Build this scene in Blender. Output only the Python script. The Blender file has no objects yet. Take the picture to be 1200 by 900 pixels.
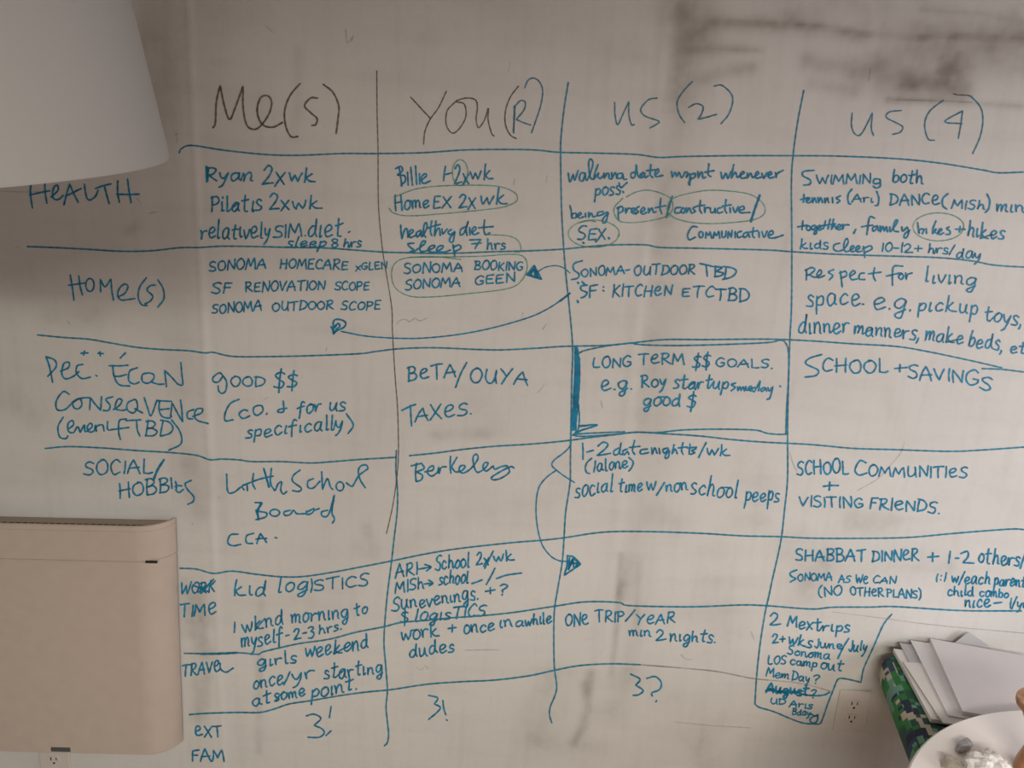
import bpy, bmesh, math, random
import numpy as np
from mathutils import Vector, Matrix
SC = bpy.context.scene
COL = SC.collection
# ---------------- camera ----------------
D, HC, FPX = 1.63, 1.55, 900.0
PITCH, ROLL = math.radians(14.6), math.radians(3.3)
cF = Vector((0, math.cos(PITCH), -math.sin(PITCH)))
_R = Vector((1, 0, 0)); _U = _R.cross(cF)
cR = _R * math.cos(ROLL) + _U * math.sin(ROLL)
cU = -_R * math.sin(ROLL) + _U * math.cos(ROLL)
cC = Vector((0, -D, HC))
cd = bpy.data.cameras.new('camera'); cam = bpy.data.objects.new('camera', cd); COL.objects.link(cam)
cd.sensor_fit = 'HORIZONTAL'; cd.sensor_width = 36; cd.lens = FPX / 1200 * 36; cd.clip_start = .02
cam.matrix_world = Matrix(((cR.x, cU.x, -cF.x, cC.x), (cR.y, cU.y, -cF.y, cC.y), (cR.z, cU.z, -cF.z, cC.z), (0, 0, 0, 1)))
SC.camera = cam
# ---------------- world, lights, exposure ----------------
w = bpy.data.worlds.new('world'); SC.world = w; w.use_nodes = True
w.node_tree.nodes['Background'].inputs[0].default_value = (1.0, .99, .94, 1)
w.node_tree.nodes['Background'].inputs[1].default_value = .08
def area(name, loc, target, sx, sy, power, col):
    l = bpy.data.lights.new(name, 'AREA'); l.shape = 'RECTANGLE'; l.size = sx; l.size_y = sy; l.energy = power; l.color = col
    o = bpy.data.objects.new(name, l); COL.objects.link(o); o.location = loc
    o.rotation_euler = (Vector(target) - Vector(loc)).to_track_quat('-Z', 'Y').to_euler(); return o
area('window_light', (2.2, -1.35, 1.22), (.55, -.2, .3), 1.2, .9, 18.5, (1, .95, .99))
area('ceiling_light', (.25, -3.1, 2.0), (.25, -3.0999, 0), 1.5, .5, 118, (1, .935, .83))
SC.view_settings.view_transform = 'Standard'; SC.view_settings.look = 'None'
SC.view_settings.gamma = 1; SC.view_settings.use_curve_mapping = False; SC.view_settings.exposure = 0
# ---------------- helpers ----------------
rnd = random.Random(7)
def ray(x, y): return cF + cR * ((x - 600) / FPX) - cU * ((y - 450) / FPX)
def onwall(x, y, Y=0.0):
    r = ray(x, y); return cC + r * ((Y - cC.y) / r.y)
def onz(x, y, Z):
    r = ray(x, y); return cC + r * ((Z - cC.z) / r.z)
def link(name, me, mat, parent=None):
    o = bpy.data.objects.new(name, me); COL.objects.link(o)
    if mat: me.materials.append(mat)
    if parent: o.parent = parent
    return o
def tag(o, label=None, cat=None, group=None, kind=None):
    if label: o['label'] = label
    if cat: o['category'] = cat
    if group: o['group'] = group
    if kind: o['kind'] = kind
    return o
def thing(name, loc, label, cat, rz=0, group=None):
    o = bpy.data.objects.new(name, None); COL.objects.link(o); o.location = loc; o.rotation_euler = (0, 0, rz)
    return tag(o, label, cat, group)
def frombm(name, bm, mat, parent=None, smooth=False, loc=None):
    me = bpy.data.meshes.new(name); bm.normal_update(); bm.to_mesh(me); bm.free()
    if smooth:
        for p in me.polygons: p.use_smooth = True
    o = link(name, me, mat, parent)
    if loc: o.location = loc
    return o
def box(bm, x0, x1, y0, y1, z0, z1, bev=0, seg=2):
    r = bmesh.ops.create_cube(bm, size=1)
    for v in r['verts']:
        v.co = Vector(((x0 + x1) / 2 + v.co.x * (x1 - x0), (y0 + y1) / 2 + v.co.y * (y1 - y0), (z0 + z1) / 2 + v.co.z * (z1 - z0)))
    if bev:
        es = list({e for v in r['verts'] for e in v.link_edges})
        bmesh.ops.bevel(bm, geom=es, offset=bev, segments=seg, profile=.5, affect='EDGES')
def lathe(bm, prof, seg=48, cx=0, cy=0):
    rings = []
    for r, z in prof:
        rings.append([bm.verts.new((cx + r * math.cos(2 * math.pi * k / seg), cy + r * math.sin(2 * math.pi * k / seg), z)) for k in range(seg)] if r > 1e-5 else [bm.verts.new((cx, cy, z))])
    for a, b in zip(rings, rings[1:]):
        for k in range(seg):
            k2 = (k + 1) % seg
            if len(a) == 1 and len(b) == 1: continue
            if len(a) == 1: bm.faces.new((a[0], b[k], b[k2]))
            elif len(b) == 1: bm.faces.new((a[k], b[0], a[k2]))
            else: bm.faces.new((a[k], b[k], b[k2], a[k2]))
    bmesh.ops.recalc_face_normals(bm, faces=bm.faces)
# node material: base colour with noise variation, optional bump
def mat(name, col, rough=.6, var=.06, scale=8, bump=0, bscale=200, metal=0, spec=.5):
    m = bpy.data.materials.new(name); m.use_nodes = True; nt = m.node_tree; b = nt.nodes['Principled BSDF']
    b.inputs['Roughness'].default_value = rough; b.inputs['Metallic'].default_value = metal; b.inputs['Specular IOR Level'].default_value = spec
    tc = nt.nodes.new('ShaderNodeTexCoord'); n = nt.nodes.new('ShaderNodeTexNoise'); n.inputs['Scale'].default_value = scale; n.inputs['Detail'].default_value = 5
    nt.links.new(tc.outputs['Object'], n.inputs['Vector'])
    r = nt.nodes.new('ShaderNodeValToRGB'); r.color_ramp.elements[0].position = .3; r.color_ramp.elements[1].position = .7
    r.color_ramp.elements[0].color = (*[c * (1 - var) for c in col], 1); r.color_ramp.elements[1].color = (*[min(1, c * (1 + var)) for c in col], 1)
    nt.links.new(n.outputs[0], r.inputs[0]); nt.links.new(r.outputs[0], b.inputs['Base Color'])
    if bump:
        n2 = nt.nodes.new('ShaderNodeTexNoise'); n2.inputs['Scale'].default_value = bscale; nt.links.new(tc.outputs['Object'], n2.inputs['Vector'])
        bp = nt.nodes.new('ShaderNodeBump'); bp.inputs['Strength'].default_value = bump; bp.inputs['Distance'].default_value = .002
        nt.links.new(n2.outputs[0], bp.inputs['Height']); nt.links.new(bp.outputs[0], b.inputs['Normal'])
    return m
# ---------------- the setting ----------------
XA, XB, ZT = -2.2, 2.6, 2.7
S1, S2 = -.676, .270          # the two vertical creases of the writing film
def sstep(a, b, x): t = np.clip((x - a) / (b - a), 0, 1); return t * t * (3 - 2 * t)
def relief(x, z):
    x = np.asarray(x, float); z = np.asarray(z, float)
    up = sstep(.3, 1.3, z)
    h = .007 * sstep(S1 - .10, S1, x) * (1 - sstep(S1, S1 + .25, x)) * .9
    h = h + .0016 * np.exp(-((x - S1 - .004) / .007) ** 2)
    h = h + (.0022 * np.exp(-((x - S2 + .012) / .012) ** 2) + .012 * sstep(S2 + .0, S2 + .11, x) * (1 - sstep(S2 + .11, S2 + .7, x))) * (.25 + .75 * up)
    h = h + .0022 * np.sin(x * 4.1 + z * 1.3) + .0012 * np.sin(z * 6 + x * 2) + .0008 * np.sin(x * 17 + .7 * np.sin(z * 3))
    return h * 1.0
STAINS_AND_SHADING = []  # wall smudges, plus crease shade and bright lines painted into the colour
def build_wall():
    xs = np.concatenate([np.arange(XA, -1.4, .05), np.arange(-1.4, 1.5, .0065), np.arange(1.5, XB + .01, .05)])
    zs = np.concatenate([np.arange(0, 2.1, .0065), np.arange(2.1, ZT + .001, .05)])
    X, Z = np.meshgrid(xs, zs); Y = -relief(X, Z)
    n0, n1 = X.shape; co = np.stack([X, Y, Z], -1).reshape(-1, 3)
    i = np.arange(n0 * n1).reshape(n0, n1)
    f = np.stack([i[:-1, :-1], i[:-1, 1:], i[1:, 1:], i[1:, :-1]], -1).reshape(-1, 4)
    me = bpy.data.meshes.new('wall_back'); me.vertices.add(len(co)); me.vertices.foreach_set('co', co.ravel())
    me.loops.add(f.size); me.loops.foreach_set('vertex_index', f.ravel())
    me.polygons.add(len(f)); me.polygons.foreach_set('loop_start', np.arange(0, f.size, 4)); me.polygons.foreach_set('loop_total', np.full(len(f), 4))
    me.update(calc_edges=True)
    me.polygons.foreach_set('use_smooth', np.ones(len(f), bool))
    # eraser smudges, rubbed-out ink, and shade and light painted along the creases
    x = co[:, 0]; z = co[:, 2]; d = np.zeros(len(co))
    rs = np.random.RandomState(3)
    gn = [rs.rand(64, 64) for _ in range(4)]
    def vn(u, v, k):
        g = gn[k]; iu = np.floor(u).astype(int); iv = np.floor(v).astype(int); fu = u - iu; fv = v - iv
        fu = fu * fu * (3 - 2 * fu); fv = fv * fv * (3 - 2 * fv)
        a = g[iu % 64, iv % 64]; b = g[(iu + 1) % 64, iv % 64]; c = g[iu % 64, (iv + 1) % 64]; e = g[(iu + 1) % 64, (iv + 1) % 64]
        return (a * (1 - fu) + b * fu) * (1 - fv) + (c * (1 - fu) + e * fu) * fv
    for (pts, wd, s, k) in STAINS_AND_SHADING:
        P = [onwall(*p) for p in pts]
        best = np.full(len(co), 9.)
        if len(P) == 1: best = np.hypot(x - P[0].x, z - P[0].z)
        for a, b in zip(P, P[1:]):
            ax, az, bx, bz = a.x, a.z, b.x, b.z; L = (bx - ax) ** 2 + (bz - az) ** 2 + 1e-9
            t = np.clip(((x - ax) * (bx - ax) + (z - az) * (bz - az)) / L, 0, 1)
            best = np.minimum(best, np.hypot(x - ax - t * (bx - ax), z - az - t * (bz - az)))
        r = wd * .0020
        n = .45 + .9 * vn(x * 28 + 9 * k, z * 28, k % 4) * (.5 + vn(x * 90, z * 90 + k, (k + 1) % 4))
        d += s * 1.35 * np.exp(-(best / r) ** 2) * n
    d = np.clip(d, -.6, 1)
    a = me.color_attributes.new('dirt_and_shading', 'FLOAT_COLOR', 'POINT')
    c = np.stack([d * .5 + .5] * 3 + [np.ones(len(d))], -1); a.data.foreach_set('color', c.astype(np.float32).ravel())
    m = bpy.data.materials.new('whiteboard_paint'); m.use_nodes = True; nt = m.node_tree; L = nt.links.new; N = nt.nodes.new; b = nt.nodes['Principled BSDF']
    tc = N('ShaderNodeTexCoord')
    def noise(sc, det, map_=None, rough=.5):
        n = N('ShaderNodeTexNoise'); n.inputs['Scale'].default_value = sc; n.inputs['Detail'].default_value = det; n.inputs['Roughness'].default_value = rough
        if map_:
            mp = N('ShaderNodeMapping'); mp.inputs['Scale'].default_value = map_; L(tc.outputs['Object'], mp.inputs[0]); L(mp.outputs[0], n.inputs['Vector'])
        else: L(tc.outputs['Object'], n.inputs['Vector'])
        return n.outputs[0]
    def math_(op, a, b_, clamp=False):
        q = N('ShaderNodeMath'); q.operation = op; q.use_clamp = clamp
        for k, v in enumerate((a, b_)):
            if isinstance(v, (int, float)): q.inputs[k].default_value = v
            else: L(v, q.inputs[k])
        return q.outputs[0]
    def ramp(v, p0, p1):
        r = N('ShaderNodeMapRange'); L(v, r.inputs[0]); r.inputs[1].default_value = p0; r.inputs[2].default_value = p1; return r.outputs[0]
    va = N('ShaderNodeVertexColor'); va.layer_name = 'dirt_and_shading'
    sep = N('ShaderNodeSeparateColor'); L(va.outputs[0], sep.inputs[0])
    dirt_and_shading = math_('MULTIPLY', math_('SUBTRACT', sep.outputs[0], .5), 2)
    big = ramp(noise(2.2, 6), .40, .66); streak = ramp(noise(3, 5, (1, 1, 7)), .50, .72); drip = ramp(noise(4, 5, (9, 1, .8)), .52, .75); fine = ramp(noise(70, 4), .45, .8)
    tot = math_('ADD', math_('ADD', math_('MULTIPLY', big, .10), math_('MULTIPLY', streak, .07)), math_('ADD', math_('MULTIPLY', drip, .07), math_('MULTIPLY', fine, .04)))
    tot = math_('ADD', tot, dirt_and_shading)
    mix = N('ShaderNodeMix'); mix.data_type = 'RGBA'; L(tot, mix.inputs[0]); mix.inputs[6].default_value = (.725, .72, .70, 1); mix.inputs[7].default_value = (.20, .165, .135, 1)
    L(mix.outputs[2], b.inputs['Base Color'])
    b.inputs['Roughness'].default_value = .42; b.inputs['Specular IOR Level'].default_value = .35
    L(ramp(noise(6, 4), 0, 1), b.inputs['Roughness']); rr = N('ShaderNodeMapRange'); L(noise(6, 4), rr.inputs[0]); rr.inputs[3].default_value = .36; rr.inputs[4].default_value = .56; L(rr.outputs[0], b.inputs['Roughness'])
    bp = N('ShaderNodeBump'); bp.inputs['Strength'].default_value = .13; bp.inputs['Distance'].default_value = .0015
    bh = math_('ADD', noise(160, 3), math_('MULTIPLY', noise(18, 4, (2.2, 1, .7)), 2.2)); L(bh, bp.inputs['Height']); L(bp.outputs[0], b.inputs['Normal'])
    o = link('wall_back', me, m); return tag(o, 'off-white dry-erase painted wall with smudges, covered in blue marker handwriting', None, None, 'structure')
# ---------------- handwriting ----------------
GL = {
'A':"0,0 1.5,5 3.6,10* 5.2,5 6.8,0|1,3.8 6.4,4.2",'B':"1,10 .9,5 .8,0|.2,9.6 3.5,10 5,8 3.6,5.8 1,5.2* 4,5.2 5.8,3 4.5,.6 .6,.2",'C':"5.6,8.6 3.6,10 1.2,7.5 .6,3.5 2.4,.3 5.6,1.4",
'D':"1,9.8 .9,5 .7,0|0,9.6 3.8,9.2 6,6 5,2 .7,0",'E':"5.2,9.7 1,9.4* .8,5 .9,.2* 5.4,.6|.9,5.2 4.4,5.4",'F':"5,9.8 1,9.4* 1,5 .8,0|1,5.2 4.3,5.4",'G':"5.8,8.8 3.6,10 1,7 .8,3 3,.2 5.8,2 6,4.6* 3.8,4.4",
'H':"1,10 .9,5 .8,0|5.8,10 5.8,5 5.9,0|.4,4.8 6.4,5.4",'I':"1,10 1,5 .9,0",'J':"3.6,10 3.6,3 2.4,0 .4,1.6",'K':"1,10 .9,5 .8,0|5,9.6 1.4,5* 5.8,0",'L':"1,10 .8,4 1,.4* 3.5,.2 5.2,.8",
'M':"0,0 .7,5 1.2,9.8* 2.6,6 3.9,3* 5.4,7 6.6,9.8* 7.2,5 7.9,0",'N':"1,0 .9,5 .9,9.8* 3.5,5 6,.4* 6.2,5 6.2,10",'O':"3.4,10 1,8 .5,4 2.6,.2 5.4,1.6 6.2,6 4.6,9.6 2.6,9.8",
'P':"1,10 .9,5 .8,0|.2,9.6 3.8,10 5.4,7.8 4,5.4 1,4.8",'R':"1,10 .9,5 .8,0|.2,9.5 3.6,10 5,8 3.6,5.6 1.1,5* 3.5,2.6 6.2,.1",'S':"5.2,9 3.4,10 1,8.4 1.4,6 4.2,4.4 5,2 3.2,.2 .2,1",
'T':"0,9.4 3.4,9.8 6.6,10|3.4,9.7 3.4,5 3.5,0",'U':"1,10 .8,4 2,.6 4,.6 5.6,4 5.8,10* 5.8,4 6.4,0",'V':"0,10 1.4,5 2.8,.2* 4.2,5 5.8,10",'W':"0,10 1,5 2,.4* 3.2,4 4.2,7.4* 5.2,4 6.2,.4* 7.4,5 8.4,10",
'X':"0,10 3,5 6,0|6,10 3,5 .2,0",'Y':"0,10 1.6,7.4 3,5.4|6,10 3,5 1.4,0",'Z':"0,9.6 6,9.8* .2,.2* 6,.4",
'a':"5,5.2 3,6 .8,4 .8,1.2 2.6,0 4.8,2.4 5,5.6* 4.9,1.6 6.2,.2",'b':"1,10 .9,5 .9,.4* 1,4 3.2,5.8 5,4 4.4,1 2.4,0 .9,.8",'c':"4.8,4.8 3,6 .8,3.6 1.4,.6 3.2,0 5.2,1.2",
'd':"4.8,5 3,5.8 .8,3.8 1,.8 3,.4 4.8,3 5,10* 4.9,3 6,.2",'e':".8,2.6 3,3 4.8,4.6 3.4,6 1.2,4.8 .8,2 2.4,0 5.6,1.4",'é':".9,4.6 3.4,5.4 5,7.4 3.6,9.2 1.4,7.6 .8,3.6 2.6,.6 6,1.8",
'f':"5,9 3.6,10 2.4,7 2.2,0 2,-3|0,4.8 2.4,5.4 5,5.8",'g':"5,5.2 3,6 .8,4 1,1.6 3,.8 5,4 5.2,5.6* 5,0 4,-3.6 2,-3.8 1.6,-2 5.6,.4",'h':"1,10 .9,5 .8,0* 1.2,3.6 3.2,5.8 4.6,4 4.8,.6 5.8,.2",
'i':"1,5.6 .9,2 1.2,0 2.2,.6|1.2,8 1.3,8.6",'ı':"1,5.6 .9,2 1.2,0 2.2,.6",'j':"1.6,5.6 1.6,-2 .2,-3.6|1.7,8 1.7,8.6",'k':"1,10 .9,5 .8,0|4.2,5.6 1.2,2.8* 3.4,.6 6.6,.2",'l':"1,10 1,4 1.3,.3 2.4,.4",'ł':".6,1.6 3,6.6 2.8,9.8 1.4,9.4 1.2,3 2,.2 3.6,.8",
'm':"0,5.6 .6,3 .7,0* 1,4 2.6,5.8 3.4,4 3.4,.2* 3.8,4 5.4,5.8 6.2,4 6.2,1 7.2,.2",'n':"0,5.6 .6,3 .7,0* 1,4 3,5.8 4.2,4 4.4,1 5.4,.2",'o':"3,6 1,4.6 .8,1.4 2.8,0 5,2 4.8,5 3,6 2.6,5.8",
'p':"1,5.8 .9,1 .6,-4|1,4.4 3.2,6 5,4.4 4,1.2 1,1",'q':"5,5.2 3,6 .8,4 1,1.4 3,.8 5,4 5.2,5.8* 5.2,-4",'r':"0,5.6 .7,3 .8,0* 1,3.8 2.6,5.6 4.4,5.4",'s':"4,5.2 2.4,6 .8,4.8 1.8,3.2 3.8,2 3.2,.2 .2,.2",
't':"2.4,9.4 2.2,4 2.4,.4 4,.3|.2,6 2.4,6.3 5,6.8",'u':".4,5.8 .6,2 1.8,.2 3.8,1.8 4.6,5.8* 4.5,1.6 5.8,.2",'v':"0,5.8 1,2.4 2,.2* 3.2,3 4.2,5.8",'w':"0,5.8 .8,2.6 1.8,.2* 2.6,2.6 3.4,4.8* 4.2,2.4 5.2,.2* 6.2,3 7,6",
'x':"0,6 2.4,3 4.8,0|4.8,6 2.2,2.8 0,-.8",'y':"0,5.8 .8,2.6 2.4,1.6 4.4,5.6* 3.6,1 2.2,-2.6 .4,-4",'z':"0,5.8 4.4,5.8* .2,.2* 4.6,.2",
'0':"3,10 1,8 .6,3.6 2.4,.2 4.6,2 5,6 3.6,9.6 2.4,9.8",'1':"1,10 .9,5 .8,0",'2':".4,7.8 2.4,10 4.6,8.4 3.6,5 .4,.4* 3.2,.6 6.2,1",'3':".6,9.2 3,10 4.6,8 2.2,5.4* 4.8,4 4.6,1.4 2.4,0 .4,.6",
'4':"4,10 .4,4* 6,4.6|4.2,10 4.2,5 4,0",'7':".2,9.6 5.4,9.8* 3.6,5 2.4,0|1.2,4.8 5.4,5.4",'8':"4.6,8.8 2.6,10 1,8 3,5.4 5,3 3.4,.2 1,1.6 2,4.6 4.6,7 4.6,8.8",
'(':"3,11.4 1,8 .6,3 1.6,-.6 2.8,-1.6",')':"0,11.4 2,8 2.4,3.4 1.6,0 .4,-1.8",'-':".2,4.2 3.4,4.6",'.':".6,.2 1,.5",',':"1,.8 .8,-.6 0,-2",'/':"4,11 2,5 0,-1.4",'+':".2,4.6 5,5|2.6,7.6 2.5,1.8",
'?':".4,8.4 2.4,10 4.4,8.4 3.2,5.6 2,4.4 2,3|1.9,.6 2,.1",'!':"1,10 1,4|1,.6 1,.1",'$':"5,8.4 3,9.4 .8,7.6 2.6,5.4 4.8,3.6 3.4,1 .2,1.6|3.2,11.4 2.8,5 2.6,-1.6",':':".8,6 .9,6.4|.8,1.4 .9,1.8","'":"1,10 .8,8",'=':"0,6 4,6.4|0,3 4,3.4",'&':"3,10 2.9,5 3,2 .6,.6 .8,3 5.4,4.4",' ':""}
SP = 1.3
def pstroke(s):
    out = []
    for st in s.split('|'):
        pts = []
        for tk in st.split():
            c = tk.endswith('*'); a, b = tk.rstrip('*').split(',')
            pts.append((float(a), float(b), c))
        if pts: out.append(pts)
    return out
GS = {k: pstroke(v) for k, v in GL.items()}
GW = {k: (max([p[0] for s in v for p in s]) if v else 2.6) for k, v in GS.items()}
def smooth(pts, step=1.3):
    """Catmull-Rom through the points (corner points split it), resampled about every `step` pixels"""
    segs, cur = [], [pts[0]]
    for p in pts[1:]:
        cur.append(p)
        if p[2]: segs.append(cur); cur = [p]
    if len(cur) > 1: segs.append(cur)
    out = []
    for sg in segs:
        P = [np.array(p[:2]) for p in sg]
        Q = [2 * P[0] - P[1]] + P + [2 * P[-1] - P[-2]]
        for k in range(1, len(Q) - 2):
            a, b, c, e = Q[k - 1], Q[k], Q[k + 1], Q[k + 2]
            n = max(1, int(math.ceil(np.hypot(*(c - b)) / step)))
            if np.hypot(*(c - b)) > 6: n = max(n, 3)
            for t in np.arange(n) / n:
                out.append(.5 * (2 * b + (c - a) * t + (2 * a - 5 * b + 4 * c - e) * t * t + (3 * b - a - 3 * c + e) * t ** 3))
        out.append(P[-1])
    r = [out[0]]
    for p in out[1:]:
        if np.hypot(*(p - r[-1])) > .25: r.append(p)
    if len(r) == 1: r.append(r[0] + np.array([.5, .3]))
    return r
INK = {}
class Ink:
    def __init__(s): s.v = []; s.f = []
    def add(s, pts, width, depth):
        n = len(pts); w0 = width / 2; T = []
        for i in range(n):
            a = pts[max(0, i - 1)]; b = pts[min(n - 1, i + 1)]; d = b - a; T.append(d / (np.hypot(*d) + 1e-9))
        ph = rnd.random() * 6; L = []; Rr = []
        def put(p):
            q = onwall(p[0], p[1]); h = float(relief(q.x, q.z)); q = onwall(p[0], p[1], -h - depth); s.v.append((q.x, q.y, q.z)); return len(s.v) - 1
        row = []
        for i in range(n):
            ww = w0 * (1 + .13 * math.sin(ph + i * .9) + .07 * math.sin(i * 2.3 + ph * 3)); nn = np.array([-T[i][1], T[i][0]])
            row.append((put(pts[i] + nn * ww), put(pts[i] - nn * ww)))
        for (a, b), (c, d) in zip(row, row[1:]): s.f.append((a, b, d, c))
        for i, sg in ((0, -1), (n - 1, 1)):
            nn = np.array([-T[i][1], T[i][0]]); fan = []
            for k in range(5):
                an = math.pi * k / 4; fan.append(put(pts[i] + nn * math.cos(an) * w0 + T[i] * sg * math.sin(an) * w0))
            s.f.append(tuple(fan) if sg < 0 else tuple(fan[::-1]))
cur = None; TX, TY, TS = 0, 0, 1
NDEP = [0]
def tile(x, y, s):
    global TX, TY, TS
    TX, TY, TS = x, y, s
WD = {'b': 2.15, 'l': 2.0, 'k': 1.6, 't': 1.3, 'h': 1.8, 'f': 1.2}
def begin(name, label=None, ink='b', wd=None):
    global cur
    end(); NDEP[0] = (NDEP[0] + 1) % 9
    cur = dict(name=name, label=label, ink=ink, m=Ink(), wd=wd or WD[ink], dep=.0005 + .00004 * NDEP[0] + (.0005 if ink in 't' else 0))
def end():
    global cur
    if cur and cur['m'].v:
        me = bpy.data.meshes.new(cur['name']); me.from_pydata(cur['m'].v, [], cur['m'].f); me.update()
        o = link(cur['name'], me, INK[cur['ink']], WALL)
        if cur['label']: o['label'] = cur['label']
    cur = None
def S(s, wd=None):
    """trace strokes in the current tile's pixels"""
    for st in pstroke(s):
        pts = [(TX + a / TS, TY + b / TS, c) for a, b, c in st]
        if len(pts) == 1: pts.append((pts[0][0] + .6, pts[0][1] + .4, False))
        cur['m'].add(smooth(pts), wd or cur['wd'], cur['dep'])
def E(cx, cy, rx, ry, a0=0, a1=370, wd=None):
    n = 14; pts = []
    for k in range(n + 1):
        a = math.radians(a0 + (a1 - a0) * k / n); pts.append((TX + (cx + rx * math.cos(a) * (1 + .02 * k / n)) / TS, TY + (cy + ry * math.sin(a)) / TS, False))
    cur['m'].add(smooth(pts), wd or cur['wd'], cur['dep'])
def W(t, x0, y0, x1, y1, H, sl=.08, wd=None):
    """handwrite a word between two baseline points of the current tile, cap height H"""
    wd = wd or min(cur['wd'], 1.42 + .05 * H / TS); sl += rnd.uniform(-.05, .07); prev = None; pc = ' '
    tot = sum(GW[c] for c in t) + SP * (len(t) - 1); dx, dy = (x1 - x0), (y1 - y0); sx = dx / tot; x = 0; ang = math.atan2(dy, dx)
    for c in t:
        jh = rnd.uniform(.86, 1.10); jy = rnd.uniform(-.6, .5); js = sl + rnd.uniform(-.05, .06)
        for si, st in enumerate(GS[c]):
            pts = []
            for (a, b, cc) in st:
                b = b * jh + jy; a += rnd.uniform(-.28, .28); b += rnd.uniform(-.3, .3)
                u = (x + a) * sx + b * H / 10 * js; v = b * H / 10
                px = x0 + u + v * math.sin(ang) * .6; py = y0 + u * dy / dx - v
                pts.append((TX + px / TS, TY + py / TS, cc))
            if si == 0:
                if prev and c in ('mnruvwy' if pc in 'ceé' else 'emnruvwyao') and rnd.random() < .5:
                    q = pts[0]; m = ((prev[0] + q[0]) / 2 + .2, (prev[1] * .45 + q[1] * .55), False); cur['m'].add(smooth([prev, m, (q[0], q[1], False)]), (wd or cur['wd']) * .85, cur['dep'])
                prev = pts[-1] if c in 'acehklmnorstuvwdx' else None; pc = c
            cur['m'].add(smooth(pts), wd or cur['wd'], cur['dep'])
        x += GW[c] + SP
STAINS_AND_SHADING += [
 ([(835, 26), (900, 29), (960, 32), (1010, 40), (1060, 44), (1130, 43), (1200, 46)], 3.2, .14, 1), ([(808, 59), (850, 58), (890, 60)], 3, .16, 2), ([(1040, 117), (1100, 118), (1200, 125)], 3.2, .22, 3), ([(1080, 12), (1150, 16), (1200, 26)], 3, .12, 0),
 ([(797, -10), (788, 150), (776, 260)], 15, .12, 2), ([(776, 260), (760, 400), (752, 500)], 13, .08, 3),  # right-hand crease: its shaded side painted as a darker strip
 # (path in photo pixels, width px, strength, noise key)
 ([(215, -20), (222, 100), (228, 200)], 16, -.05, 0),  # negative strength paints a lit line along the left crease
 ([(800, 20), (812, 40)], 22, .36, 1), ([(830, 27), (920, 30), (1010, 42)], 8, .22, 2), ([(805, 60), (870, 58)], 6, .16, 3),
 ([(803, 60), (798, 110)], 14, .12, 0), ([(815, 95), (850, 84), (880, 80)], 7, .22, 1),
 ([(1000, 80), (1040, 70), (1090, 60)], 14, .10, 2), ([(1045, 88), (1080, 76), (1110, 70)], 30, .22, 3), ([(1040, 98), (1110, 96)], 16, .12, 0), ([(1120, 82), (1160, 70)], 22, .22, 1),
 ([(945, 72), (990, 80), (1060, 98), (1130, 108)], 10, .20, 2), ([(950, 98), (1000, 108)], 7, .18, 0), ([(1180, 40), (1210, 60)], 26, .25, 3), ([(930, 10), (1100, 15)], 26, .10, 2),
 ([(1040, 35), (1200, 42)], 10, .14, 1),
 ([(350, 60), (350, 110), (345, 160)], 6, .10, 0), ([(230, 10), (160, 120)], 40, .06, 1), ([(180, 40), (185, 110)], 30, .12, 2),
 ([(684, 800), (688, 830), (683, 850), (672, 870)], 6, .22, 0), ([(692, 788), (690, 812)], 6, .26, 1), ([(727, 650), (723, 730), (716, 790)], 4, .20, 2), ([(735, 660), (728, 700)], 8, .18, 3),
 ([(748, 660), (746, 740)], 4, .14, 3), ([(640, 800), (625, 860)], 20, .12, 0), ([(640, 870), (700, 880)], 20, .08, 1), ([(735, 790), (720, 830)], 18, .10, 1),
 ([(305, 760), (303, 820), (304, 880)], 5, .12, 0), ([(306, 700), (308, 740)], 6, .10, 2), ([(235, 700), (243, 765)], 12, .20, 1), ([(240, 790), (232, 840)], 11, .18, 2), ([(218, 680), (222, 740)], 8, .10, 3),
 ([(250, 590), (250, 760), (260, 900)], 7, -.07, 0), ([(243, 340), (248, 520)], 5, -.06, 1), ([(262, 560), (265, 640)], 6, .05, 2),  # first two entries paint the lit line further down the left crease
 ([(20, 550), (120, 548)], 20, .07, 0), ([(225, 545), (238, 600)], 16, .14, 3), ([(10, 470), (40, 490)], 20, .10, 3), ([(60, 375), (110, 372)], 14, .08, 1), ([(150, 270), (160, 265)], 6, .14, 1),
 ([(420, 640), (440, 652), (430, 620)], 10, .10, 3), ([(470, 640), (560, 600), (640, 590)], 14, .05, 0), ([(510, 510), (570, 508)], 7, .13, 2), ([(560, 470), (580, 500)], 18, .05, 1),
 ([(655, 545), (660, 580)], 14, .05, 0), ([(770, 600), (790, 612)], 16, .09, 1), ([(860, 610), (890, 610)], 14, .08, 2), ([(870, 550), (890, 570)], 22, .06, 3), ([(745, 620), (740, 780)], 10, .05, 2),
 ([(930, 640), (960, 650), (940, 700)], 26, .12, 0), ([(1000, 610), (1040, 612)], 16, .14, 1), ([(1110, 665), (1140, 690)], 20, .08, 3), ([(950, 670), (1080, 660)], 26, .07, 2), ([(1170, 560), (1190, 600)], 22, .06, 0),
 ([(1170, 660), (1190, 700)], 16, .05, 1), ([(450, 90), (500, 60)], 16, .05, 0), ([(700, 70), (740, 60)], 20, .06, 1), ([(600, 40), (700, 30)], 14, .05, 2),
 ([(765, 180), (775, 300)], 10, .06, 3), ([(830, 640), (850, 760)], 26, .05, 1), ([(820, 870), (830, 890)], 20, .12, 2), ([(750, 800), (840, 840)], 26, .05, 3), ([(975, 870), (1050, 890)], 26, .05, 3),
 ([(1000, 230), (1160, 250)], 20, .05, 0), ([(1030, 425), (1060, 520)], 10, .04, 2), ([(930, 230), (915, 330)], 8, .05, 1), ([(805, 350), (880, 380)], 18, .05, 0),
]
WALL = build_wall()
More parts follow.
